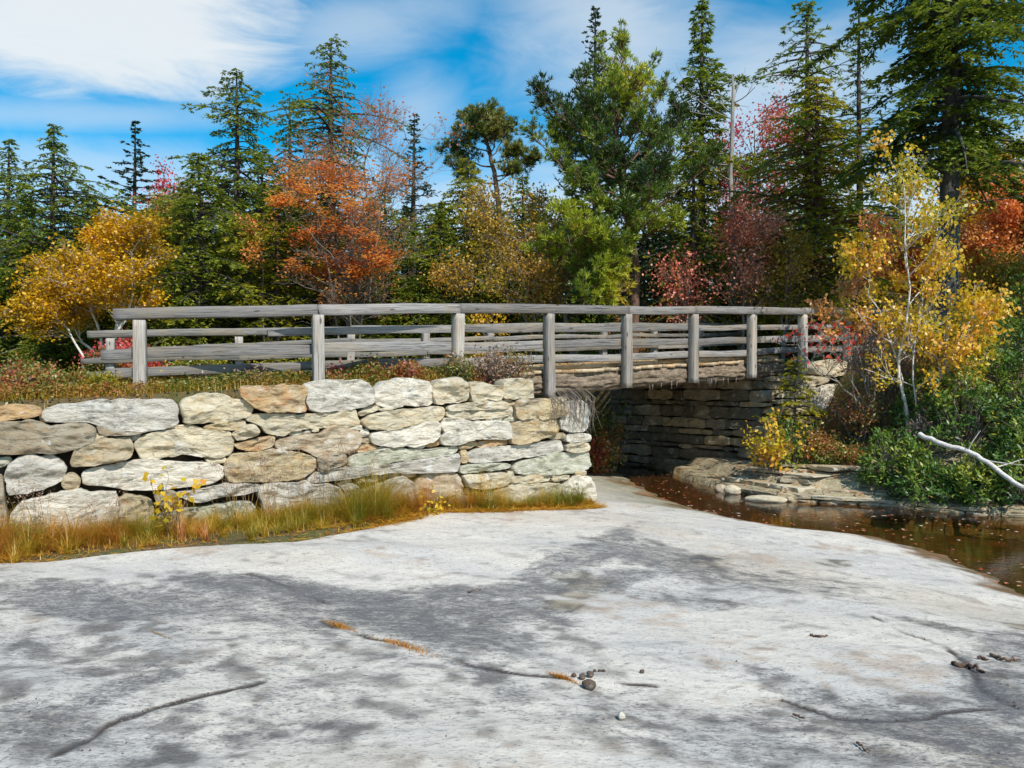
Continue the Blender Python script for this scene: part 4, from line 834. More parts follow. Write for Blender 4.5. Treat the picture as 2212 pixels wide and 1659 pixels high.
# pines: limbs ending in needle tufts
def pine(label, px, top, Z, seed, mat, limbs, tuft=.17, needles=16, stems=None, nl=.012, kids=4):
    x = PX(px, Z); g = np.random.default_rng(seed); z0 = gz(x, Z)-.1; root = thing('pine_tree', label, 'tree', (x, Z, z0)); o = np.array([x, Z, z0])
    H = hpx(top, Z)-z0; lines = []; tips = []
    tk = [((PX(a, Z)-x), b_, hpx(c, Z)-z0) for a, b_, c in stems]; tk = np.array(tk); q = np.linspace(0, 1, 14); cu = np.linspace(0, 1, len(tk)); Q = np.stack([np.interp(q, cu, tk[:, k]) for k in range(3)], -1); Q[1:, :2] += g.normal(0, .05, (13, 2))
    lines.append((Q, .14*(1-q)**.7+.02))
    for (ax, az, bx_, bz_, dy) in limbs:       # limb tips given as photo positions, dy = depth offset
        e = np.array([PX(bx_, Z+dy)-x, dy, hpx(bz_, Z+dy)-z0]); s_ = np.array([np.interp(hpx(az, Z)-z0, Q[:, 2], Q[:, 0]), np.interp(hpx(az, Z)-z0, Q[:, 2], Q[:, 1]), hpx(az, Z)-z0])
        L = np.linalg.norm(e-s_); m = 9; f = np.linspace(0, 1, m)[:, None]; P = s_+(e-s_)*f; P[:, 2] -= np.sin(f[:, 0]*np.pi)*L*.08; P[1:-1] += g.normal(0, .03*L, (m-2, 3))*.6
        lines.append((P, np.linspace(.016+.011*L, .008, m)))
        for k in range(int(kids+L*4.2)):
            ff = g.uniform(.3, 1)**.8; i = int(ff*(m-1)); b = np.array([np.interp(ff, f[:, 0], P[:, c]) for c in range(3)]); tg = P[min(m-1, i+1)]-P[max(0, i-1)]; tg /= np.linalg.norm(tg)
            dv = tg*.8+rv(g, 1)[0]*.9+np.array([0, 0, .35]); dv /= np.linalg.norm(dv); l = g.uniform(.3, .75)*(1.25-ff*.6)
            B2 = np.array([b, b+dv*l*.5, b+dv*l+[0, 0, l*.25]]); lines.append((B2, [.014, .01, .007]))
            for a_ in (1.0, .72, .45): tips.append((B2[0]+(B2[2]-B2[0])*a_+g.normal(0, .05, 3), B2[2]-B2[0]))
            for _ in range(4):
                e2 = rv(g, 1)[0]*.8+dv*.5+np.array([0, 0, .4]); p2 = B2[1]+e2*l*.55; lines.append((np.array([B2[1], p2]), [.009, .005])); tips.append((p2, e2))
        tips.append((P[-1], P[-1]-P[-2]))
    V, Fl = tubes(lines, 6); part('trunk', V+o, Fl, B_BRN, root, True)
    tp = np.array([a for a, b in tips]); td = np.array([b/(np.linalg.norm(b)+1e-6) for a, b in tips]); n = len(tp)*needles
    Cn = np.repeat(tp, needles, 0)+g.normal(0, .02, (n, 3)); D = np.repeat(td, needles, 0)*.75+rv(g, n)*.8+np.array([0, 0, .25])
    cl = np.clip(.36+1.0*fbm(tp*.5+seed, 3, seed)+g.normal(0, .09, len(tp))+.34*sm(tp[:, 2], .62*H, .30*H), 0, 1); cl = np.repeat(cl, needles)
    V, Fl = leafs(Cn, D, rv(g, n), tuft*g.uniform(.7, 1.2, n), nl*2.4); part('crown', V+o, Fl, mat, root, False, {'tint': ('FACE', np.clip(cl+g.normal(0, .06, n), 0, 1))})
    return root
g = np.random.default_rng(77)
L = [(0, 280, 1345, 95, 0), (0, 300, 1300, 110, -.3), (0, 300, 1405, 140, .4), (0, 330, 1430, 200, 0), (0, 300, 1250, 170, .6), (0, 380, 1170, 190, -.4), (0, 400, 1185, 240, .5), (0, 470, 1140, 285, -.5), (0, 460, 1200, 300, .9), (0, 350, 1280, 230, -1), (0, 350, 1390, 250, -.8), (0, 370, 1450, 270, .6)
     ,(0, 440, 1480, 310, -.8), (0, 450, 1440, 340, -1.6), (0, 420, 1300, 300, -1.4), (0, 430, 1230, 350, -1.5), (0, 480, 1540, 340, .2), (0, 500, 1380, 380, -1.8), (0, 520, 1290, 410, -1.9), (0, 520, 1220, 460, -2.1), (0, 540, 1400, 410, -2.0), (0, 560, 1180, 520, -2.0), (0, 570, 1150, 540, -1.5), (0, 560, 1300, 500, -2.2),
     (0, 600, 1270, 620, -2.2), (0, 590, 1290, 570, -1.9), (0, 380, 1340, 200, 1.4), (0, 420, 1410, 300, 1.6), (0, 400, 1260, 270, 1.3), (0, 330, 1320, 170, -1), (0, 470, 1350, 340, -1.6), (0, 500, 1430, 370, 1), (0, 470, 1290, 350, 1.3), (0, 330, 1210, 215, .8), (0, 360, 1480, 235, .6), (0, 300, 1370, 175, -.9), (0, 600, 1245, 650, -2.0), (0, 540, 1350, 450, -2.1), (0, 560, 1250, 500, -2.3), (0, 560, 1330, 560, -2.0), (0, 520, 1450, 470, -1.6), (0, 600, 1310, 640, -1.6)]
pine('big bright green pine with upturned needle tufts, tallest behind the middle of the railing', 1365, 95, 22.5, 50, M_PINE, L, stems=[(1365, 0, 830), (1368, 0, 600), (1355, -.1, 450), (1340, 0, 330), (1325, .1, 230), (1340, 0, 95)], needles=15, tuft=.17)
L = [(0, 300, 1010, 255, 0), (0, 300, 1060, 245, .3), (0, 330, 985, 285, -.4), (0, 340, 1100, 275, .4), (0, 360, 960, 320, .4), (0, 350, 1125, 335, -.3), (0, 340, 1030, 250, -.6), (0, 340, 1080, 262, -.6), (0, 400, 975, 360, 0), (0, 330, 1050, 285, .8), (0, 380, 1150, 345, .5), (0, 390, 1110, 370, -.5)]
pine('flat topped dark pine with clumped crown on bare forks near the middle of the skyline', 1070, 245, 33, 51, M_PIND, L, stems=[(1090, 0, 830), (1085, 0, 500), (1070, 0, 380), (1050, 0, 310), (1045, 0, 255)], needles=22, tuft=.2, kids=9)
# bare topped orange maple, several pale stems
def st(pts, Z, x0, z0, r): return ([(PX(a, Z)-x0, c, hpx(b, Z)-z0) for a, b, c in pts], r)
Z = 24; x0 = PX(770, Z); z0 = gz(x0, Z)
sts = [st([(760, 800, 0), (755, 600, 0), (760, 450, 0), (745, 300, .2), (735, 185, .2)], Z, x0, z0, .07), st([(775, 800, .2), (775, 560, .3), (790, 400, .2), (800, 300, 0), (845, 210, 0)], Z, x0, z0, .06), st([(765, 800, -.2), (762, 500, -.3), (770, 350, -.5), (800, 215, -.4)], Z, x0, z0, .055),
       st([(790, 800, .3), (800, 600, .4), (815, 420, .5), (870, 300, .6), (925, 250, .7)], Z, x0, z0, .05), st([(745, 800, -.3), (725, 600, -.6), (700, 480, -1), (690, 380, -1.2)], Z, x0, z0, .045), st([(765, 800, -.4), (770, 620, -1), (720, 540, -1.6), (670, 500, -1.8)], Z, x0, z0, .04), st([(775, 800, -.3), (800, 650, -1), (830, 560, -1.4), (850, 500, -1.5)], Z, x0, z0, .04)]
def zone_m(P):
    px = 1106+P[:, 0]/P[:, 1]*F; py = 829.5-(P[:, 2]-EYE)/P[:, 1]*F
    return .03+.55*sm(py, 310, 420)*sm(px, 950, 850)*sm(fbm(P*np.array([.8, .8, 2.4]), 3, 66), .04, .2)*(.45+.55*sm(px, 850, 740))
decid('maple_tree', 'multi stemmed maple with bare pink tipped top and orange lower leaves behind the left railing', x0, Z, sts, 60, M_ORG, depth=4, kids=3, nleaf=5, lsize=.10, lrad=.17, zone=zone_m, base=z0, flat=.75, droop=.05, lfn=lambda P, tn: np.where(P[:, 2] > hpx(340, 24), tn*.15, tn), limbs=12, l0=.15)
# yellow birch on the left, leaning stems
Z = 21.5; x0 = PX(235, Z); z0 = gz(x0, Z)
sts = [st([(250, 800, 0), (252, 670, 0), (190, 620, 0), (130, 590, .2), (90, 560, .3)], Z, x0, z0, .07), st([(225, 800, .4), (170, 640, .4), (110, 640, .6), (45, 620, .8)], Z, x0, z0, .05), st([(250, 800, .1), (265, 600, .1), (262, 520, 0), (250, 460, 0)], Z, x0, z0, .05), st([(255, 800, .5), (215, 600, .8), (200, 520, 1), (180, 480, 1)], Z, x0, z0, .05), st([(240, 800, -.2), (300, 620, -.3), (290, 540, -.2), (320, 500, 0)], Z, x0, z0, .05), st([(200, 800, 0), (140, 700, 0), (70, 690, 0), (30, 680, 0)], Z, x0, z0, .04), st([(225, 800, .2), (120, 700, .8), (60, 560, 1), (35, 620, 1)], Z, x0, z0, .04)]
decid('birch_tree', 'yellow leaved birch with white stems leaning left behind the railing end', x0, Z, sts, 61, M_YEL, bark=B_BIR, depth=3, kids=4, nleaf=3, lsize=.09, lrad=.17, base=z0, flat=.5, droop=.15, limbs=14, l0=.25)
# leaning yellow birch mid
Z = 23; x0 = PX(1225, Z); z0 = gz(x0, Z)
sts = [st([(1250, 830, 0), (1215, 650, 0), (1170, 560, 0), (1090, 500, .2), (1040, 420, .3)], Z, x0, z0, .09), st([(1260, 830, .3), (1200, 600, .5), (1160, 520, .7), (1140, 430, .7)], Z, x0, z0, .06), st([(1200, 830, 0), (1150, 660, -.2), (1110, 560, -.2), (1080, 470, 0)], Z, x0, z0, .05), st([(1180, 830, 0), (1120, 640, -.5), (1030, 600, -.5), (950, 600, -.4)], Z, x0, z0, .04), st([(1200, 830, .3), (1190, 640, .3), (1200, 520, .4), (1190, 440, .5)], Z, x0, z0, .05)]
decid('birch_tree', 'thin leaved golden birch leaning left in front of the flat topped pine', x0, Z, sts, 62, M_OCH, depth=3, kids=4, nleaf=1.0 and 2, lsize=.085, lrad=.16, base=z0, limbs=11, l0=.3, droop=.4)
# red maple and rusty saplings right of the pine
def simple(label, px, top, Z, seed, mat, wpx, nm='maple_tree', **kw):
    x0 = PX(px, Z); z0 = gz(x0, Z); H = hpx(top, Z)-z0; g = np.random.default_rng(seed); sp = wpx/F*Z/2; sts = []
    for k in range(kw.pop('ns', 3)):
        a = g.uniform(-1, 1); sts.append(([(0, 0, 0), (a*sp*.15, g.uniform(-.3, .3), H*.4), (a*sp*.45, g.uniform(-.6, .6), H*g.uniform(.85, 1))], .02+H*.007))
    return decid(nm, label, x0, Z, sts, seed, mat, base=z0, **kw)
simple('red leaved maple showing between the snag and the olive hemlock', 1635, 235, 29, 63, M_RED, 150, depth=3, nleaf=3, lsize=.1, limbs=9, l0=.45, lrad=.2)
simple('rusty pink sapling low behind the dead snag', 1610, 450, 22.3, 64, M_REDP, 190, depth=3, nleaf=2, lsize=.08, limbs=10, l0=.35, lrad=.2)
simple('bright orange maple far behind at the right edge of the photo', 2190, 360, 30, 65, M_ORG, 320, depth=3, nleaf=6, lsize=.12, limbs=12, ns=4, lrad=.22)
simple('golden tree far behind the great spruce', 2120, 330, 33, 66, M_YEL, 250, depth=3, nleaf=6, lsize=.12, limbs=12, ns=4, lrad=.25)
simple('orange sapling behind the trunk of the great spruce', 1990, 520, 24, 67, M_ORG, 220, depth=3, nleaf=7, lsize=.09, limbs=9, lrad=.2)
simple('ochre sapling below the right end of the railing line', 2150, 560, 22, 68, M_OCH, 260, depth=3, nleaf=4, lsize=.09, limbs=10, lrad=.2)
simple('pink and red maple tips showing right of the small spruce', 385, 395, 36, 69, M_RED, 120, depth=3, nleaf=2, lsize=.11, limbs=8, l0=.6, lrad=.2)
simple('small vivid orange maple spray in front of the hemlocks at left', 570, 500, 23.4, 70, M_ORG, 90, depth=2, nleaf=7, lsize=.09, limbs=5, l0=.75, ns=1, lrad=.13)
simple('thin gold and olive sapling close behind the rails between the snag and olive hemlock', 1690, 520, 22.0, 74, M_OCH, 170, depth=3, nleaf=2, lsize=.08, limbs=9, l0=.3, lrad=.18)
simple('sparse rust coloured sapling behind the middle of the bridge rails', 1470, 560, 22.6, 75, M_REDP, 130, depth=3, nleaf=1, lsize=.08, limbs=8, l0=.3, lrad=.18)
simple('ochre leaved tree behind the olive hemlock', 1700, 520, 27, 71, M_OCH, 260, depth=3, nleaf=3, lsize=.09, limbs=10, lrad=.2)
simple('golden sapling behind the far left railing', 1040, 640, 21.5, 72, M_YEL, 90, depth=2, nleaf=8, lsize=.07, limbs=7, ns=2, lrad=.12)
simple('thin ochre tree between the yellow birch and the hemlocks', 350, 430, 33, 73, M_OCH, 150, depth=3, nleaf=7, lsize=.1, limbs=9, lrad=.2)
# dead snag with bare branches
Z = 26; x0 = PX(1582, Z); z0 = gz(x0, Z); gg = np.random.default_rng(9); lines = [(np.array([(0, 0, 0), (.02, 0, 3), (-.05, 0, 6), (.03, 0, 9), (0, 0, hpx(160, Z)-z0)]), [.11, .095, .075, .05, .022])]
sn = thing('dead_tree', 'bleached leafless snag with long bare branches right of the tall narrow hemlock', 'tree', (x0, Z, z0))
V, Fl = tubes(lines, 8); part('trunk', V+np.array([x0, Z, z0]), Fl, B_SNAG, sn, True)
for k in range(16):
    h_ = gg.uniform(2.5, 9.0); az = gg.uniform(0, 6.28); l = gg.uniform(.7, 2.3)*(1 if k % 2 else 1.2); L_ = []; tp_ = []
    grow(gg, np.array([0, 0, h_]), np.array([math.cos(az), math.sin(az)*.5, gg.uniform(-.1, .35)]), l, .024, 1, L_, tp_, .5, 0, 2, .09)
    V, Fl = tubes(L_, 4); part('branch', V+np.array([x0, Z, z0]), Fl, B_SNAG, sn, True)
# understory and distant forest: copies of four prototypes
def copy_tree(o, loc, rz, sc, label):
    c = o.copy(); C.objects.link(c); c.location = loc; c.rotation_euler = (0, 0, rz); c.scale = (sc, sc, sc); c['label'] = label
    for ch in o.children:
        d = ch.copy(); C.objects.link(d); d.parent = c
    return c
GF = 'hemlocks and spruces filling the forest behind'
protos = [conifer('hemlock_tree', '', 200, 200, 9, 3.0, 200, M_HEM, nb=135, prof=hem_prof, base=0, dens=1.25, leaf=(.2, .075), cb=.04), conifer('hemlock_tree', '', 205, 200, 9, 2.8, 201, M_HEMY, nb=125, prof=hem_prof, base=0, dens=1.25, leaf=(.2, .075), cb=.04), conifer('spruce_tree', '', 210, 200, 9, 2.3, 202, M_SPR, nb=125, prof=spire, base=0, leaf=(.2, .075), droop=.15, cb=.04)]
g = random.Random(12); used = set(); sites = []
def site(px, top, Z): sites.append((px, top, Z))
for k in range(40): site(-150+k*66+g.uniform(-25, 25), g.uniform(430, 540), g.uniform(38, 46))       # far wood, tops against the sky
for k in range(40): site(-120+k*62+g.uniform(-30, 30), g.uniform(500, 620), g.uniform(29, 35))
for k in range(52): site(-140+k*48+g.uniform(-30, 30), g.uniform(560, 690), g.uniform(24, 28.5))       # low understory
for k in range(14): site(-900+k*60, g.uniform(300, 500), g.uniform(26, 40)); site(2300+k*60, g.uniform(300, 500), g.uniform(26, 40))
for px_, tp_ in ((-40, 400), (60, 430), (170, 470), (330, 450), (400, 400), (480, 380), (560, 430), (640, 350), (700, 400), (800, 420), (880, 440), (960, 430), (1050, 440), (1160, 420), (1260, 430), (1450, 420), (1560, 440), (1680, 400), (1840, 420), (1950, 480)): site(px_, tp_, g.uniform(31.5, 35))
LB = {'far': 'dark conifer in the far wood, one of many filling the gaps between the tall trees', 'mid': 'young conifer of the middle wood behind the railing, one of many alike', 'low': 'low bushy young conifer just beyond the road, one of many alike'}
for i, (px, top, Z) in enumerate(sites):
    x = PX(px, Z)
    zone_ = 'far' if Z > 35 else ('mid' if Z > 28 else 'low')
    H = hpx(top, Z)-gz(x, Z); p = g.choice(protos)
    if len(used) < 3: p = [q for q in protos if q not in used][0]
    sc = H/9
    if p not in used:
        used.add(p); p.location = (x, Z, gz(x, Z)-.1); p.scale = (sc,)*3; p['label'] = LB[zone_]; p['group'] = GF+' '+zone_; o = p
    else: o = copy_tree(p, (x, Z, gz(x, Z)-.1), g.uniform(0, 6.28), sc, LB[zone_]); o['group'] = GF+' '+zone_
# ------------------------------------------------------------------ low vegetation
M_GRS = leafmat('dry_grass', [(.18, .19, .012), (.44, .31, .02), (.60, .33, .03), (.54, .20, .035), (.36, .12, .03)], .35)
M_GRN = leafmat('green_grass', [(.05, .10, .01), (.14, .20, .015), (.30, .30, .02)], .35)
M_MIX = leafmat('undergrowth_leaves', [(.06, .12, .015), (.18, .22, .03), (.36, .22, .04), (.40, .12, .04), (.44, .06, .03)], .3)
M_SCA = leafmat('scarlet_leaves', [(.50, .04, .025), (.68, .09, .03), (.74, .20, .08)], .4)
M_DRY = leafmat('dry_twigs', [(.14, .08, .05), (.27, .16, .10), (.36, .25, .17)], .1)
def blades(P, H, W, lean, g, seg=3, az=None):
    n = len(P); az = g.uniform(0, 2*np.pi, n) if az is None else az; d = np.stack([np.cos(az), np.sin(az), np.zeros(n)], -1); s_ = np.stack([-np.sin(az), np.cos(az), np.zeros(n)], -1)
    ln = lean*g.uniform(.2, 1.3, n); Vs = []
    for k in range(seg+1):
        f = k/seg; c = P+d*(ln*H*f**1.8)[:, None]; c = c+np.array([0, 0, 1.])*(H*(f-.45*np.minimum(ln, 1.6)*f*f*.9))[:, None]
        w_ = (W*(1-f*.92))[:, None]/2; Vs += [c-s_*w_, c+s_*w_]
    V = np.stack(Vs, 1).reshape(-1, 3); b = np.arange(n)[:, None]*2*(seg+1); Fq = []
    for k in range(seg): Fq.append(np.stack([b[:, 0]+2*k, b[:, 0]+2*k+1, b[:, 0]+2*k+3, b[:, 0]+2*k+2], -1))
    return V, np.stack(Fq, 1).reshape(-1, 4), seg
def grass(name, P, H, W, lean, mat, seed, tint=None, az=None, seg=3):
    g = np.random.default_rng(seed); V, Fl, sg = blades(P, H, W, lean, g, seg, az); n = len(P)
    tn = (tint if tint is not None else np.clip(.45+.9*fbm(P*1.3, 2, seed)+g.normal(0, .18, n), 0, 1))
    o = part(name, V, Fl, mat, None, False, {'tint': ('FACE', np.repeat(tn, sg))}); tagk(o, kind='stuff'); return o
g = np.random.default_rng(31)
# strip of dry grass between slab crest and wall foot
n = 60000; a = g.uniform(-8.5, -.05, n); s_ = -np.abs(g.normal(0, .42, n))-.05
P = np.stack([OW[0]+UW[0]*a+NW[0]*s_, OW[1]+UW[1]*a+NW[1]*s_, np.zeros(n)], -1)
cd = segd(P[:, 0], P[:, 1], CREST); dn = fbm(P*1.1, 3, 61); pa = np.interp(a, [-8.5, -6, -5, -3.9, -3.3, -2.6, -2.1, -1.6, -1.1, -.3, -.1], [.8, .75, .7, 1, 1.1, .75, .8, .35, .4, .65, .05])
kp = (cd > .04) & (g.random(n) < np.clip(pa*(.62+dn*1.2), 0, 1)); P = P[kp]; cd = cd[kp]; a = a[kp]; s_ = s_[kp]; P[:, 2] = ground(P[:, 0], P[:, 1])-.01
n = len(P); k_ = g.random(n) < .6; P0 = P; a0 = a
H = g.uniform(.04, .17, n)*(.35+.65*sm(cd, .0, .3))
tn = np.clip(.44+.9*fbm(P*1.6, 3, 5)+g.normal(0, .18, n)-.2*sm(a, -1.4, -.2)+.12*sm(cd, .3, 0), 0, 1)
grass('dry_grass', P[k_], H[k_], g.uniform(.004, .008, k_.sum()), 1.3, M_GRS, 3, tn[k_])
# arching tussocks
nt_ = 430; i = g.integers(0, n, nt_*3); i = i[(cd[i] > .10)][:nt_]; nt_ = len(i); big = g.random(nt_)**1.6
hb = np.interp(a[i], [-8.5, -6.2, -5.2, -4.2, -3.6, -2.9, -2.3, -1.9, -1.4, -1.0, -.5, -.1], [.38, .28, .20, .24, .56, .40, .30, .50, .08, .22, .34, .06])
m = 80; T_ = np.repeat(P[i], m, 0); az = g.uniform(0, 2*np.pi, nt_*m); hh = 1.6*np.repeat(hb*(.45+.75*big), m)*g.uniform(.45, 1.15, nt_*m)
T_ = T_+np.stack([np.cos(az), np.sin(az), np.zeros(nt_*m)], -1)*g.uniform(0, .05, (nt_*m, 1)); pref = np.repeat(g.uniform(0, 6.28, nt_), m); az = np.where(g.random(nt_*m) < .45, pref+g.normal(0, .5, nt_*m), az)
tt_ = np.repeat(np.clip(.34+1.1*fbm(P[i]*1.7, 3, 71)+g.normal(0, .13, nt_)-.22*sm(a[i], -1.5, -.6), 0, .85), m)+g.normal(0, .12, nt_*m)
grass('grass_tussocks', T_, hh, g.uniform(.003, .007, nt_*m), 1.15, M_GRS, 4, np.clip(tt_, 0, 1), az, 5)
# fringe of trodden litter along the crest
fr_i = np.nonzero(cd < .4)[0]; n = 24000; i = fr_i[g.integers(0, len(fr_i), n)]; Q = P[i]+g.normal(0, .09, (n, 3))*np.array([1, 1, 0]); Q = Q[(segd(Q[:, 0], Q[:, 1], CREST) > -.06)]; Q[:, 2] = np.maximum(ground(Q[:, 0], Q[:, 1]), zbed(Q[:, 0], Q[:, 1]))+g.uniform(.002, .03, len(Q)); D = rv(g, len(Q)); D[:, 2] *= .2
V, Fl = leafs(Q, D, rv(g, len(Q))*.4+np.array([0, 0, 1]), g.uniform(.04, .14, len(Q)), .010); o = part('dead_grass_litter', V, Fl, M_GRS, None, False, {'tint': ('FACE', g.uniform(.25, .8, len(Q)))}); tagk(o, kind='stuff')
# tall seed stalks in front of the wall: each clump its own thing
def stalks(label, px, py, wpx, hm, cnt, seed, group):
    g = np.random.default_rng(seed); a_, z_ = wallpt(px, py); x = OW[0]+UW[0]*a_-NW[0]*.35; y = OW[1]+UW[1]*a_-NW[1]*.35; z = gz(x, y); root = thing('tall_grass', label, 'grass clump', (x, y, z), group)
    L_ = []; Cs = []; Ds = []; wv = wpx/F*y
    for _ in range(cnt):
        b = np.array([x+g.normal(0, wv*.35), y+g.normal(0, .08), z]); H = hm*g.uniform(.6, 1.1); e = b+[g.normal(0, .12), g.normal(0, .08), H]; mdl = (b+e)/2+[g.normal(0, .03), 0, .05]
        q = np.linspace(0, 1, 6)[:, None]; Pq = b*(1-q)**2+2*mdl*q*(1-q)+e*q*q; L_.append((Pq, np.linspace(.0035, .0018, 6))); m = 26
        Cs.append(Pq[-1]+g.normal(0, 1, (m, 3))*np.array([.03, .03, .05])-[0, 0, .03]); Ds.append(rv(g, m)+[0, 0, .8])
    V, Fl = tubes(L_, 3); part('stalks', V, Fl, M_DRYB, root); Cs = np.concatenate(Cs); Ds = np.concatenate(Ds); V, Fl = leafs(Cs, Ds, rv(g, len(Cs)), .035, .008); part('seed_heads', V, Fl, M_DRY, root, False, {'tint': ('FACE', g.uniform(.4, 1, len(Cs)))})
M_DRYB = barkmat('straw', (.36, .20, .07), (.50, .30, .12), 12)
SG = 'tall rusty seed stalks in front of the wall'
for lb, px, py, wp, hm, c_ in [('tall rusty seed stalks below the orange stained top stone', 590, 1120, 60, .95, 12), ('tall rusty seed stalks leaning right across the hollow in the wall', 705, 1110, 70, .9, 14), ('rusty seed stalks at the left end in front of the round grey stone', 95, 1170, 60, .72, 9), ('short rusty seed stalks beside the long white slab', 500, 1130, 50, .75, 9), ('sparse rusty stalks over the pink stone seams', 640, 1120, 30, .7, 6), ('tall rusty stalks bunched by the grey slab above the thick grass', 545, 1130, 40, .85, 8), ('short stalks against the great white boulder at lower left', 230, 1180, 60, .5, 8)]:
    stalks(lb, px, py, wp, hm, c_, int(px), SG)
# ground cover on top of the wall and along the approach
n = 42000; a = g.uniform(-11, -.2, n); s_ = g.uniform(.28, 2.4, n)
P = np.stack([OW[0]+UW[0]*a+NW[0]*s_, OW[1]+UW[1]*a+NW[1]*s_, np.zeros(n)], -1); P[:, 2] = ground(P[:, 0], P[:, 1])
tt = (P[:, 0]-OB[0])*UB[0]+(P[:, 1]-OB[1])*UB[1]; P = P[tt < -2.4]; n = len(P)
pat = fbm(P*.8, 3, 12); H = g.uniform(.01, .17, n)*(1+pat); C3 = P+np.stack([np.zeros(n), np.zeros(n), H], -1)
D = rv(g, n); D[:, 2] *= .4; tn = np.clip(.38+.95*fbm(P*1.2, 3, 90)+g.normal(0, .16, n)+.25*sm(P[:, 0], -1.2, 1), 0, 1)
V, Fl = leafs(C3, D, rv(g, n)*.7+np.array([0, 0, .8]), g.uniform(.025, .06, n), g.uniform(.015, .03, n)); o = part('undergrowth', V, Fl, M_MIX, None, False, {'tint': ('FACE', tn)}); tagk(o, kind='stuff')
k_ = g.random(n) < .35; grass('grass', P[k_], g.uniform(.08, .26, k_.sum()), np.full(k_.sum(), .007), .9, M_GRS, 17)
# brown twiggy shrubs
def shrub(name, label, x, y, H, Wd, seed, mat, nst=14, nl=6, ls=.05, bark=B_TWIG, group=None, depth=2, base=None, kids=3, zone=None, droop=.1, rad=.006, lr=.06, trop=.05, flat=0.0, width=.6):
    g = np.random.default_rng(seed); z = gz(x, y) if base is None else base; root = thing(name, label, 'shrub', (x, y, z), group); lines = []; tips = []
    for _ in range(nst):
        az = g.uniform(0, 6.28); tl = g.uniform(.1, .9)*Wd/H; d = np.array([math.cos(az)*tl, math.sin(az)*tl, 1.]); d /= np.linalg.norm(d)
        grow(g, np.array([g.normal(0, Wd*.15), g.normal(0, Wd*.15), 0]), d, H*g.uniform(.5, .95), rad*g.uniform(.7, 1.5), depth, lines, tips, .6, 0, kids, .16, .55, trop)
    V, Fl = tubes(lines, 4); o = np.array([x, y, z]); part('stems', V+o, Fl, bark, root)
    if nl > 0:
        TP = np.array([a for a, b in tips]); TP = np.repeat(TP, nl, 0) if nl >= 1 else TP[g.random(len(TP)) < nl]; n = len(TP); TP = TP+g.normal(0, lr, (n, 3)); D = rv(g, n); D[:, 2] = D[:, 2]*(1-flat)-droop
        V, Fl = leafs(TP, D, rv(g, n)+np.array([0, 0, .4+flat]), ls*g.uniform(.6, 1.3, n), ls*width); part('leaves', V+o, Fl, mat, root, False, {'tint': ('FACE', np.clip(.5+.8*fbm(TP*1.5+seed, 2, seed)+g.normal(0, .2, n), 0, 1))})
    return root
def on_top(px, back):     # a spot behind the wall top under photo column px
    a_, _ = wallpt(px, 850); return OW[0]+UW[0]*a_+NW[0]*back, OW[1]+UW[1]*a_+NW[1]*back
for i, (px, bk, H, Wd, mt, nl, lb) in enumerate([
 (70, 1.3, .55, .5, M_MIX, 2, 'brown and red low shrub at the left end above the wall'), (150, 2.2, .5, .5, M_MIX, 2, 'reddish brown shrub left of the railing end'), (20, 2.6, .8, .6, M_MIX, 2, 'rusty shrub farthest left above the wall'), (225, 1.2, .35, .4, M_GRS, 2, 'yellowing shrub below the end of the far rails'),
 (395, 1.6, .5, .2, M_OCH, .8, 'thin seedling with yellow leaves in the first bay of the railing'), (480, 1.5, .40, .4, M_DRY, .6, 'bare twiggy shrub in the first bay of the railing'), (580, 1.3, .45, .45, M_DRY, .7, 'tangled bare brown shrub left of the second post'), (760, 1.2, .35, .35, M_RED, .7, 'red leaved low shrub right of the second post'),
 (850, 1.1, .42, .4, M_MIX, 1, 'red and green shrub above the white top stones'), (930, 1.0, .40, .42, M_MIX, 1, 'brown and red tangle left of the third post'), (1050, .9, .55, .45, M_MIX, .9, 'dense dry bush with ochre tips right of the third post'), (1110, .7, .6, .45, M_DRY, .8, 'greyish dry bush left of the fourth post'),
 (1160, .7, .62, .4, M_MIX, .7, 'dry twiggy bush around the foot of the fourth post'), (1205, .45, .45, .5, M_DRY, 1, 'fan of brown twigs drooping over the wall corner'), (1240, .4, .34, .45, M_DRY, 1, 'low brown twigs on the step of the wall corner'), (1010, .45, .28, .4, M_DRY, .5, 'brown twigs hanging over the rounded cream stone')]):
    x, y = on_top(px, bk); shrub('shrub', lb, x, y, H*(.62 if px < 1100 else 1.0), Wd*1.0, 300+i, mt, nst=24, nl=nl, ls=.045, depth=2, kids=3, rad=.0045)
# twigs trailing down the corner stones
g = np.random.default_rng(8)
tr_ = thing('trailing_twigs', 'thin reddish twigs trailing down over the tan corner stones', 'twigs', (.9, 12.1, 1.8)); L_ = []
for _ in range(70):
    a_ = g.uniform(-.75, .05); z = 1.78+g.uniform(-.05, .1); P = np.array([OW[0]+UW[0]*a_-NW[0]*.12, OW[1]+UW[1]*a_-NW[1]*.12, z]); l = g.uniform(.1, .55)
    q = [P-np.array([NW[0], NW[1], 0])*-.2+[0, 0, .1], P, P+[g.normal(0, .05), -.05, -l*.5], P+[g.normal(0, .08), -.05, -l]]; L_.append((np.array(q), [.004, .004, .003, .002]))
V, Fl = tubes(L_, 3); part('twigs', V, Fl, B_TWIG, tr_)
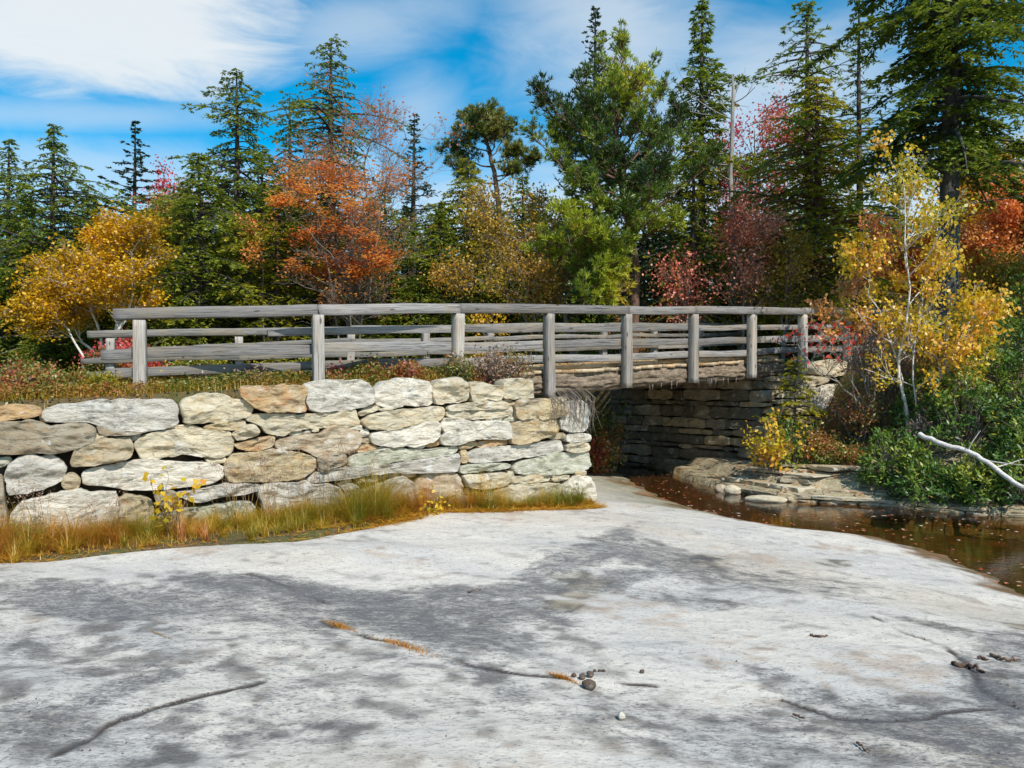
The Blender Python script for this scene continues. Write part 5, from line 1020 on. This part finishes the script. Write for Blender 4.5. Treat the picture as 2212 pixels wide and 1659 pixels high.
# small green seedlings and broad leaved sprigs against the wall
for lb, px, py, H, mt, ls in [('vine sprig with broad yellow green leaves in front of the great boulder', 365, 1130, .75, M_BIR, .085), ('small fern like green sprig beside the pink stone', 905, 1105, .55, M_BIR, .06), ('bright green low plant at the lower left corner of the grass', 60, 1190, .25, M_LAU, .04)]:
    a_, _ = wallpt(px, py); x = OW[0]+UW[0]*a_-NW[0]*.45; y = OW[1]+UW[1]*a_-NW[1]*.45; shrub('seedling', lb, x, y, H, .22, int(px), mt, nst=5, nl=1.4 if False else 1, ls=ls, depth=1, kids=3, rad=.004, width=.8)
# moss in the cracks
for i, (px, py, s_, lb) in enumerate([(872, 1408, .10, 'rusty moss tuft in the middle of the long crack'), (735, 1357, .06, 'small moss tuft at the upper left of the long crack'), (1215, 1482, .035, 'tiny moss tuft left of the tan pebble')]):
    x, y = toW(px, py); n = 500; g = np.random.default_rng(i); P = np.stack([x+g.normal(0, s_, n), y+g.normal(0, s_*.35, n)-.3*0, np.zeros(n)], -1); P[:, 1] -= (P[:, 0]-x)*.9; P[:, 2] = zbed(P[:, 0], P[:, 1])-.004
    V, Fl, sg = blades(P, g.uniform(.01, .035, n), np.full(n, .004), .8, g); o = part('moss_tuft', V, Fl, M_GRS, None, False, {'tint': ('FACE', np.repeat(g.uniform(.35, 1, n), sg))}); tagk(o, lb, 'moss', 'moss tufts in the cracks')
# sticks on the slab
def stick(label, pts, r, mat, lift=.01, name='stick', cat='stick', group=None, branches=()):
    W_ = []; 
    for px, py in pts: x, y = toW(px, py, .4); W_.append([x, y, bz(x, y)+lift])
    W_ = np.array(W_); q = np.linspace(0, 1, 14); cu = np.linspace(0, 1, len(W_)); Q = np.stack([np.interp(q, cu, W_[:, k]) for k in range(3)], -1); Q[1:-1] += np.random.default_rng(len(label)).normal(0, r*.6, (12, 3))
    V, Fl = tubes([(Q, np.linspace(r, r*.5, 14))], 6); o = part(name, V, Fl, mat, None, True); tagk(o, label, cat, group)
stick('brown stick lying on the slab near the right edge', [(2058, 1404), (2095, 1410), (2125, 1423)], .016, B_BRN)
stick('curved reddish twig at the far right of the slab', [(2140, 1380), (2170, 1392), (2205, 1392)], .012, B_BRN); stick('short brown twig just left of the curved reddish twig', [(2112, 1388), (2135, 1391)], .010, B_BRN)
stick('small dark twig on the upper slab near the crest', [(1012, 1262), (1022, 1256), (1040, 1255)], .007, B_BRN); stick('thin straw stalk lying on the left of the slab', [(328, 1355), (372, 1373)], .004, M_DRYB)
stick('short pale twig low on the right of the slab', [(1712, 1530), (1725, 1536), (1738, 1546)], .006, B_BRN); stick('forked thin twig near the bottom right', [(1850, 1605), (1868, 1618), (1880, 1622)], .006, B_BRN); stick('small twig at middle of the slab', [(1750, 1344), (1770, 1347), (1788, 1346)], .010, B_BRN)
# right bank: glossy laurel bushes
def laurel(label, x, y, H, Wd, seed, nw=260, leaf=.085, mat=M_LAU, base=None):
    g = np.random.default_rng(seed); z = gz(x, y)-.05 if base is None else base; root = thing('laurel_bush', label, 'shrub', (x, y, z), 'glossy laurel bushes on the right bank'); o = np.array([x, y, z])
    c = rv(g, nw); c[:, 2] = np.abs(c[:, 2])*1.0; r = g.uniform(.55, 1.0, nw)**.6; lob = 1+.45*fbm(c*2.1+seed, 3, seed)*1.6
    Pw = c*(r*lob)[:, None]*np.array([Wd/2, Wd*.42, H]); Pw[:, 2] += .02; lines = []
    for k in range(0, nw, 3):
        b = np.array([Pw[k, 0]*.2, Pw[k, 1]*.2, 0]); mdl = (b+Pw[k])/2+g.normal(0, .07, 3); lines.append((np.array([b, mdl, Pw[k]]), [.012, .007, .004]))
    V, Fl = tubes(lines, 4); part('stems', V+o, Fl, B_TWIG, root)
    k = 9; Cn = np.repeat(Pw, k, 0)+g.normal(0, .03, (nw*k, 3)); ax = c*.5+np.array([0, 0, .7]); ax = np.repeat(ax, k, 0); e = rv(g, nw*k); D = e+ax*.35; D[:, 2] = np.clip(D[:, 2], -.3, .9)
    tn = np.repeat(np.clip(.42+.8*fbm(Pw*1.6+seed, 2, seed)+g.normal(0, .1, nw), 0, 1), k)+g.normal(0, .07, nw*k); tn = np.where(g.random(nw*k) < .02, 1, np.clip(tn, 0, .85))
    Ls = leaf*g.uniform(.7, 1.25, nw*k); V, Fl = leafs(Cn, D, ax+rv(g, nw*k)*.5, Ls, Ls*.36); part('leaves', V+o, Fl, mat, root, False, {'tint': ('FACE', tn)}); return root
LAU = [(2010, 1075, 13.3, .75, 1.2, 'glossy laurel bush overhanging the water below the white branch'), (1935, 1060, 14.0, .9, 1.3, 'laurel bush left of the one overhanging the water'), (2120, 1085, 13.0, .8, 1.3, 'laurel bush under the lower end of the white branch'), (2200, 1060, 12.9, 1.1, 1.4, 'laurel bush at the right edge of the photo near the water'),
       (2080, 990, 14.2, 1.3, 1.6, 'dense laurel bush above the white branch'), (2190, 930, 14.6, 1.5, 1.8, 'tall laurel bush at the right edge above the white branch'), (2000, 960, 15.2, 1.0, 1.3, 'laurel bush right behind the birch sapling foot'), (2120, 880, 16.2, 1.5, 2.0, 'upper laurel bush in front of the great spruce'), (2230, 830, 17, 1.9, 2.2, 'highest laurel bush at the right edge'),
       (2280, 1000, 13.2, 1.5, 1.8, 'laurel bush just beyond the right edge'), (2020, 850, 17, 1.0, 1.5, 'small laurel bush left of the great spruce foot')]
for i, (px, py, Z, H, Wd, lb) in enumerate(LAU):
    x = PX(px, Z); laurel(lb, x, Z, H, Wd, 500+i, nw=int(230+110*H*Wd), mat=M_LAU, leaf=.095)
# hemlock saplings, leafy shrubs by the abutment
x = PX(1712, 16.2); conifer('hemlock_sapling', 'bright green hemlock sapling in front of the corner of the far abutment', x+.05, 16.2, 2.15, .75, 520, M_HEMY, nb=46, prof=lambda u: max(.15, (1-u)**.55), droop=.3, cb=.15, leaf=(.075, .03), twl=.5, tr=.016, dens=2.4, tint=.1, sides=5)
shrub('shrub', 'leafy shrub with green and golden leaves at the foot of the far abutment', PX(1668, 15.3), 15.3, .95, .75, 530, M_BIR, nst=10, nl=1, ls=.085, depth=2, kids=3, width=.75)
laurel('small laurel bush among the golden leaves by the abutment', PX(1730, 15.6), 15.6, .8, 1.1, 531, nw=260, leaf=.08)
shrub('shrub', 'low green and yellow shrub right of the golden leaved one', PX(1765, 15.4), 15.4, .6, .7, 532, M_MIX, nst=12, nl=3, ls=.06, depth=2)
shrub('shrub', 'low red tinged ground shrub on the ledge', PX(1830, 15.2), 15.2, .35, .8, 533, M_MIX, nst=14, nl=4, ls=.05, depth=2)
for i, (px, Z, H, Wd, mt, nl, lb) in enumerate([(1885, 17.3, .95, .8, M_DRY, .5, 'bare grey twiggy shrub right of the pale abutment boulder'), (1915, 16.6, 1.1, .9, M_DRY, .5, 'tangled bare shrub left of the birch sapling'), (1815, 16.4, .65, .8, M_MIX, .5, 'sparse brown shrub below the pale abutment boulder'), (1870, 15.9, 1.0, .9, M_MIX, 1, 'brown leaved shrub above the ledge'), (1940, 16.2, 1.4, 1.0, M_MIX, .7, 'twiggy shrub at the foot of the birch sapling'), (1980, 17.2, 1.5, 1.0, M_DRY, .5, 'grey twigs behind the birch sapling'), (1930, 18.6, 1.1, 1.2, M_MIX, 1, 'tangle of dry shrubs beyond the railing end'), (2020, 18.8, 1.6, 1.3, M_OCH, 1.0, 'ochre shrub at the foot of the great spruce'), (2000, 14.6, .7, .8, M_DRY, .4, 'dead grey twigs under the white branch')]):
    x = PX(px, Z); shrub('shrub', lb, x, Z, H, Wd, 560+i, mt, nst=22, nl=nl, ls=.05, depth=3, kids=2, rad=.009, bark=B_GREY if mt is M_DRY else B_TWIG)
# dim shrubs in the hollow beyond the bridge, and along the road edges
for i, (px, Z, H, Wd, mt, nl, lb) in enumerate([(1290, 19.5, 1.6, .9, M_MIX, 2, 'dim brown shrub under the bridge beside the wall corner'), (1330, 21.5, 1.7, 1.2, M_LAU, 3, 'dark green shrub in the hollow beyond the bridge'), (1365, 23.5, 1.9, 1.3, M_MIX, 2, 'reddish shrub deep under the bridge beyond the creek'), (1300, 24.5, 2.1, 1.5, M_LAU, 3, 'farthest dark shrub seen under the bridge'), (1275, 17.6, .9, .6, M_MIX, 2, 'small rusty shrub low behind the wall corner')]):
    x = PX(px, Z); shrub('shrub', lb, x, Z, H, Wd, 600+i, mt, nst=18, nl=nl, ls=.08, depth=2, kids=3)
for i, (px, Z, H, mt, lb) in enumerate([(1075, 19.5, .8, M_YEL, 'golden low shrub behind the far railing'), (845, 19.5, .7, M_ORG, 'orange low shrub behind the far railing'), (660, 19, .7, M_HEMY, 'green shrub beyond the far railing in the second bay'), (300, 17.6, .7, M_YEL, 'yellow and red low shrub behind the far railing end'), (265, 17.2, 1.1, M_RED, 'small scarlet shrub beside the far railing end post'), (235, 16.6, .7, M_MIX, 'tangled shrub at the very end of the far railing'), (1480, 24.5, 1.0, M_OCH, 'ochre shrub beyond the far railing on the bridge'), (1250, 21.5, 1.0, M_HEMY, 'green shrub beyond the far railing left of the bridge'), (450, 18.5, .9, M_HEMY, 'green shrub beyond the far railing in the first bay'), (960, 20, .8, M_HEMY, 'green shrub between the orange and golden ones behind the far railing'), (1600, 25, 1.1, M_MIX, 'red tinged shrub beyond the bridge deck'), (1750, 25, 1.1, M_MIX, 'brown shrub behind the right end of the rails')]):
    x = PX(px, Z); shrub('shrub', lb, x, Z, H, 1.1, 640+i, mt, nst=14, nl=4, ls=.075, depth=2)
# birch sapling in front of the abutment
Z = 14.9; x0 = PX(1965, Z); z0 = gz(x0, Z)
sts = [st([(1962, 930, 0), (1950, 860, 0), (1944, 790, .1), (1958, 710, .1), (1972, 620, .1), (1962, 540, 0), (1950, 440, 0), (1948, 360, 0)], Z, x0, z0, .032), st([(1975, 980, -.1), (1968, 860, -.1), (1967, 770, -.1), (1980, 700, 0), (2010, 620, .2), (2040, 560, .3)], Z, x0, z0, .022), st([(1966, 930, .1), (1948, 760, .2), (1905, 640, .4), (1885, 520, .4)], Z, x0, z0, .022), st([(1975, 950, 0), (2020, 800, -.3), (2060, 700, -.4), (2110, 640, -.4)], Z, x0, z0, .022)]
decid('birch_sapling', 'slender white stemmed birch sapling with yellow leaves at the right of the bridge', x0, Z, sts, 80, M_BIR, bark=B_BIR, depth=3, kids=2, nleaf=4, lsize=.078, lrad=.09, base=z0, limbs=13, l0=.3, droop=.9, spread=.5, sides=7)
Z = 16; x0 = PX(1870, Z); z0 = gz(x0, Z)
sts = [st([(1880, 900, 0), (1870, 750, 0), (1850, 620, 0), (1860, 500, 0)], Z, x0, z0, .02), st([(1885, 900, 0), (1850, 780, -.2), (1810, 690, -.3), (1780, 660, -.3)], Z, x0, z0, .018), st([(1885, 900, 0), (1890, 700, .2), (1900, 540, .3)], Z, x0, z0, .018)]
decid('maple_sapling', 'pale orange leaved sapling leaning left beside the birch over the top rail', x0, Z, sts, 81, M_ORB, bark=B_GREY, depth=3, kids=2, nleaf=2, lsize=.09, lrad=.1, base=z0, limbs=7, l0=.55, droop=.5)
Z = 15.2; x0 = PX(1860, Z); z0 = gz(x0, Z)
sts = [st([(1930, 900, .8), (1860, 850, .5), (1790, 810, .2), (1740, 770, 0), (1700, 720, -.1)], Z, x0, z0, .022), st([(1900, 880, .6), (1840, 800, .3), (1800, 740, .1), (1760, 700, 0)], Z, x0, z0, .016), st([(1880, 880, .6), (1850, 780, .3), (1850, 720, .3), (1820, 680, 0)], Z, x0, z0, .014)]
decid('blueberry_shrub', 'crooked grey stemmed shrub with scattered scarlet leaves across the right railing posts', x0, Z, sts, 82, M_SCA, bark=B_GREY, depth=3, kids=2, nleaf=1, lsize=.085, lrad=.05, base=z0, limbs=7, l0=.35, droop=.4, cat='shrub', wob=.25, zone=lambda P: np.full(len(P), .22), lfn=lambda P, t_: np.clip(t_*.6, 0, 1))
Z = 14.2; x0 = PX(2080, Z); z0 = gz(x0, Z)
sts = [st([(2065, 940, 0), (2060, 860, 0), (2070, 830, 0), (2040, 790, 0), (2060, 700, .1)], Z, x0, z0, .016)]
decid('birch_sapling', 'small crooked birch with golden leaves among the laurels', x0, Z, sts, 83, M_BIR, bark=B_GREY, depth=3, kids=2, nleaf=2, lsize=.08, lrad=.09, base=z0, limbs=8, l0=.3, droop=.7, lfn=lambda P, t_: np.clip(t_*.4+.5, 0, 1))
# bare white fallen branch
Z = 12.4; L_ = [(1983, 938, 13.2), (2010, 948, 13), (2045, 963, 12.8), (2090, 975, 12.6), (2130, 995, 12.4), (2160, 1020, 12.2), (2190, 1042, 12.0), (2235, 1062, 11.8), (2300, 1100, 11.6)]
Pw = np.array([(PX(a, z_), z_, hpx(b, z_)) for a, b, z_ in L_]); q = np.linspace(0, 1, 26); cu = np.linspace(0, 1, len(Pw)); Q = np.stack([np.interp(q, cu, Pw[:, k]) for k in range(3)], -1); Q += np.random.default_rng(3).normal(0, .008, Q.shape)
fb = thing('fallen_branch', 'bare bleached white branch hanging down to the water over the laurels at right', 'branch', tuple(Pw[-1]))
V, Fl = tubes([(Q, np.linspace(.042, .034, 26))], 9); part('limb', V, Fl, B_BIR, fb, True)
sub = [((2130, 995, 12.4), (2165, 1000, 12.2), (2212, 1005, 12)), ((2090, 975, 12.6), (2100, 955, 12.5), (2118, 930, 12.5)), ((2150, 1010, 12.3), (2185, 1000, 12.3), (2215, 990, 12.2))]
V, Fl = tubes([(np.array([(PX(a, z_), z_, hpx(b, z_)) for a, b, z_ in s_]), [.014, .009, .004]) for s_ in sub], 5); part('twigs', V, Fl, B_BIR, fb)
# mid ground cover on the right bank and far verge
g = np.random.default_rng(44); n = 26000; x = g.uniform(3.5, 16, n); y = g.uniform(11, 21, n); d = segd(x, y, FARS); k_ = (d > 1.0+.5*fbm(xyz(x, y)*.9, 3, 8)) & (((x-OB[0])*UB[0]+(y-OB[1])*UB[1]) > 4.9); x = x[k_]; y = y[k_]; n = len(x)
P = np.stack([x, y, ground(x, y)+g.uniform(0, .18, n)], -1); D = rv(g, n); D[:, 2] *= .5; V, Fl = leafs(P, D, rv(g, n)+np.array([0, 0, .8]), g.uniform(.04, .085, n), g.uniform(.02, .035, n)); o = part('bank_ground_cover', V, Fl, M_MIX, None, False, {'tint': ('FACE', np.clip(.3+.9*fbm(P, 3, 4)+g.normal(0, .15, n), 0, 1))}); tagk(o, kind='stuff')
n = 40000; x = g.uniform(-16, 14, n); y = g.uniform(15, 27, n); v = (x-OB[0])*NB[0]+(y-OB[1])*NB[1]; k_ = (v > 4.9); x = x[k_]; y = y[k_]; n = len(x)
P = np.stack([x, y, ground(x, y)+g.uniform(0, .3, n)], -1); D = rv(g, n); D[:, 2] *= .5; V, Fl = leafs(P, D, rv(g, n)+np.array([0, 0, .8]), g.uniform(.06, .13, n), g.uniform(.03, .05, n)); o = part('verge_undergrowth', V, Fl, M_MIX, None, False, {'tint': ('FACE', np.clip(.2+.9*fbm(P*.7, 3, 4)+g.normal(0, .15, n), 0, 1))}); tagk(o, kind='stuff')
# leaves afloat and stranded
n = 2600; x = g.uniform(1.2, 12, n); y = g.uniform(5, 21, n); ds = segd(x, y, SHORE); df = segd(x, y, FARS); cl = fbm(xyz(x, y)*np.array([.5, 1.4, 1]), 3, 13); k_ = (ds > -.12) & (df < .1) & (cl > -.12-.25*g.random(n)); x = x[k_]; y = y[k_]; n = len(x)
P = np.stack([x, y, np.maximum(zbed(x, y), 0)+.006], -1); D = rv(g, n); D[:, 2] *= .05; ls = g.uniform(.035, .085, n); V, Fl = leafs(P, D, rv(g, n)*.12+np.array([0, 0, 1]), ls, ls*.6)
M_LIT = leafmat('floating_leaves', [(.30, .07, .03), (.46, .13, .05), (.50, .26, .13), (.62, .50, .40)], .1); o = part('floating_leaves', V, Fl, M_LIT, None, False, {'tint': ('FACE', g.random(n))}); tagk(o, kind='stuff')
n = 900; x = g.uniform(3.5, 8, n); y = g.uniform(12.5, 16.5, n); df = segd(x, y, FARS); k_ = (df > .1) & (df < 1.6); x = x[k_]; y = y[k_]; n = len(x); P = np.stack([x, y, ground(x, y)+.02], -1); D = rv(g, n); D[:, 2] *= .2; ls = g.uniform(.05, .09, n); V, Fl = leafs(P, D, rv(g, n)*.3+np.array([0, 0, 1]), ls, ls*.6); o = part('ledge_leaf_litter', V, Fl, M_ORB, None, False, {'tint': ('FACE', g.random(n)*.6)}); tagk(o, kind='stuff')
# grit scattered on the slab
n = 2200; px = g.uniform(-100, 2300, n); py = 1130+530*g.random(n)**.6; x, y = toW(px, py); P = np.stack([x, y, zbed(x, y)+.002], -1); gc = np.concatenate([np.array([[np.interp(q_, np.linspace(0, 1, len(L)), np.array(W2(L))[:, 0]), np.interp(q_, np.linspace(0, 1, len(L)), np.array(W2(L))[:, 1])] for q_ in g.random(50)]) for L in CR]); gc = gc+g.normal(0, .022, gc.shape); x = np.r_[x, gc[:, 0]]; y = np.r_[y, gc[:, 1]]; P = np.stack([x, y, zbed(x, y)-.004], -1)
k_ = (segd(x, y, CREST) < -.05) & (segd(x, y, SHORE) < -.1) & ((fbm(P*1.5, 3, 3) > .02) | (np.arange(len(P)) >= n)); P = P[k_]; n = len(P)
c8 = np.array([(1, 0, 0), (0, 1, 0), (-1, 0, 0), (0, -1, 0), (0, 0, 1)], float); sz = (g.random(n)**4*.008+.0018)[:, None, None]
V = (P[:, None]+c8[None]*sz*g.uniform(.6, 1.4, (n, 5, 1))).reshape(-1, 3); b = np.arange(n)[:, None, None]*5; tri = np.array([(0, 1, 4), (1, 2, 4), (2, 3, 4), (3, 0, 4)])[None]; Fl = (b+tri).reshape(-1, 3)
o = part('grit', V, Fl, M_PEB, None); tagk(o, kind='stuff')
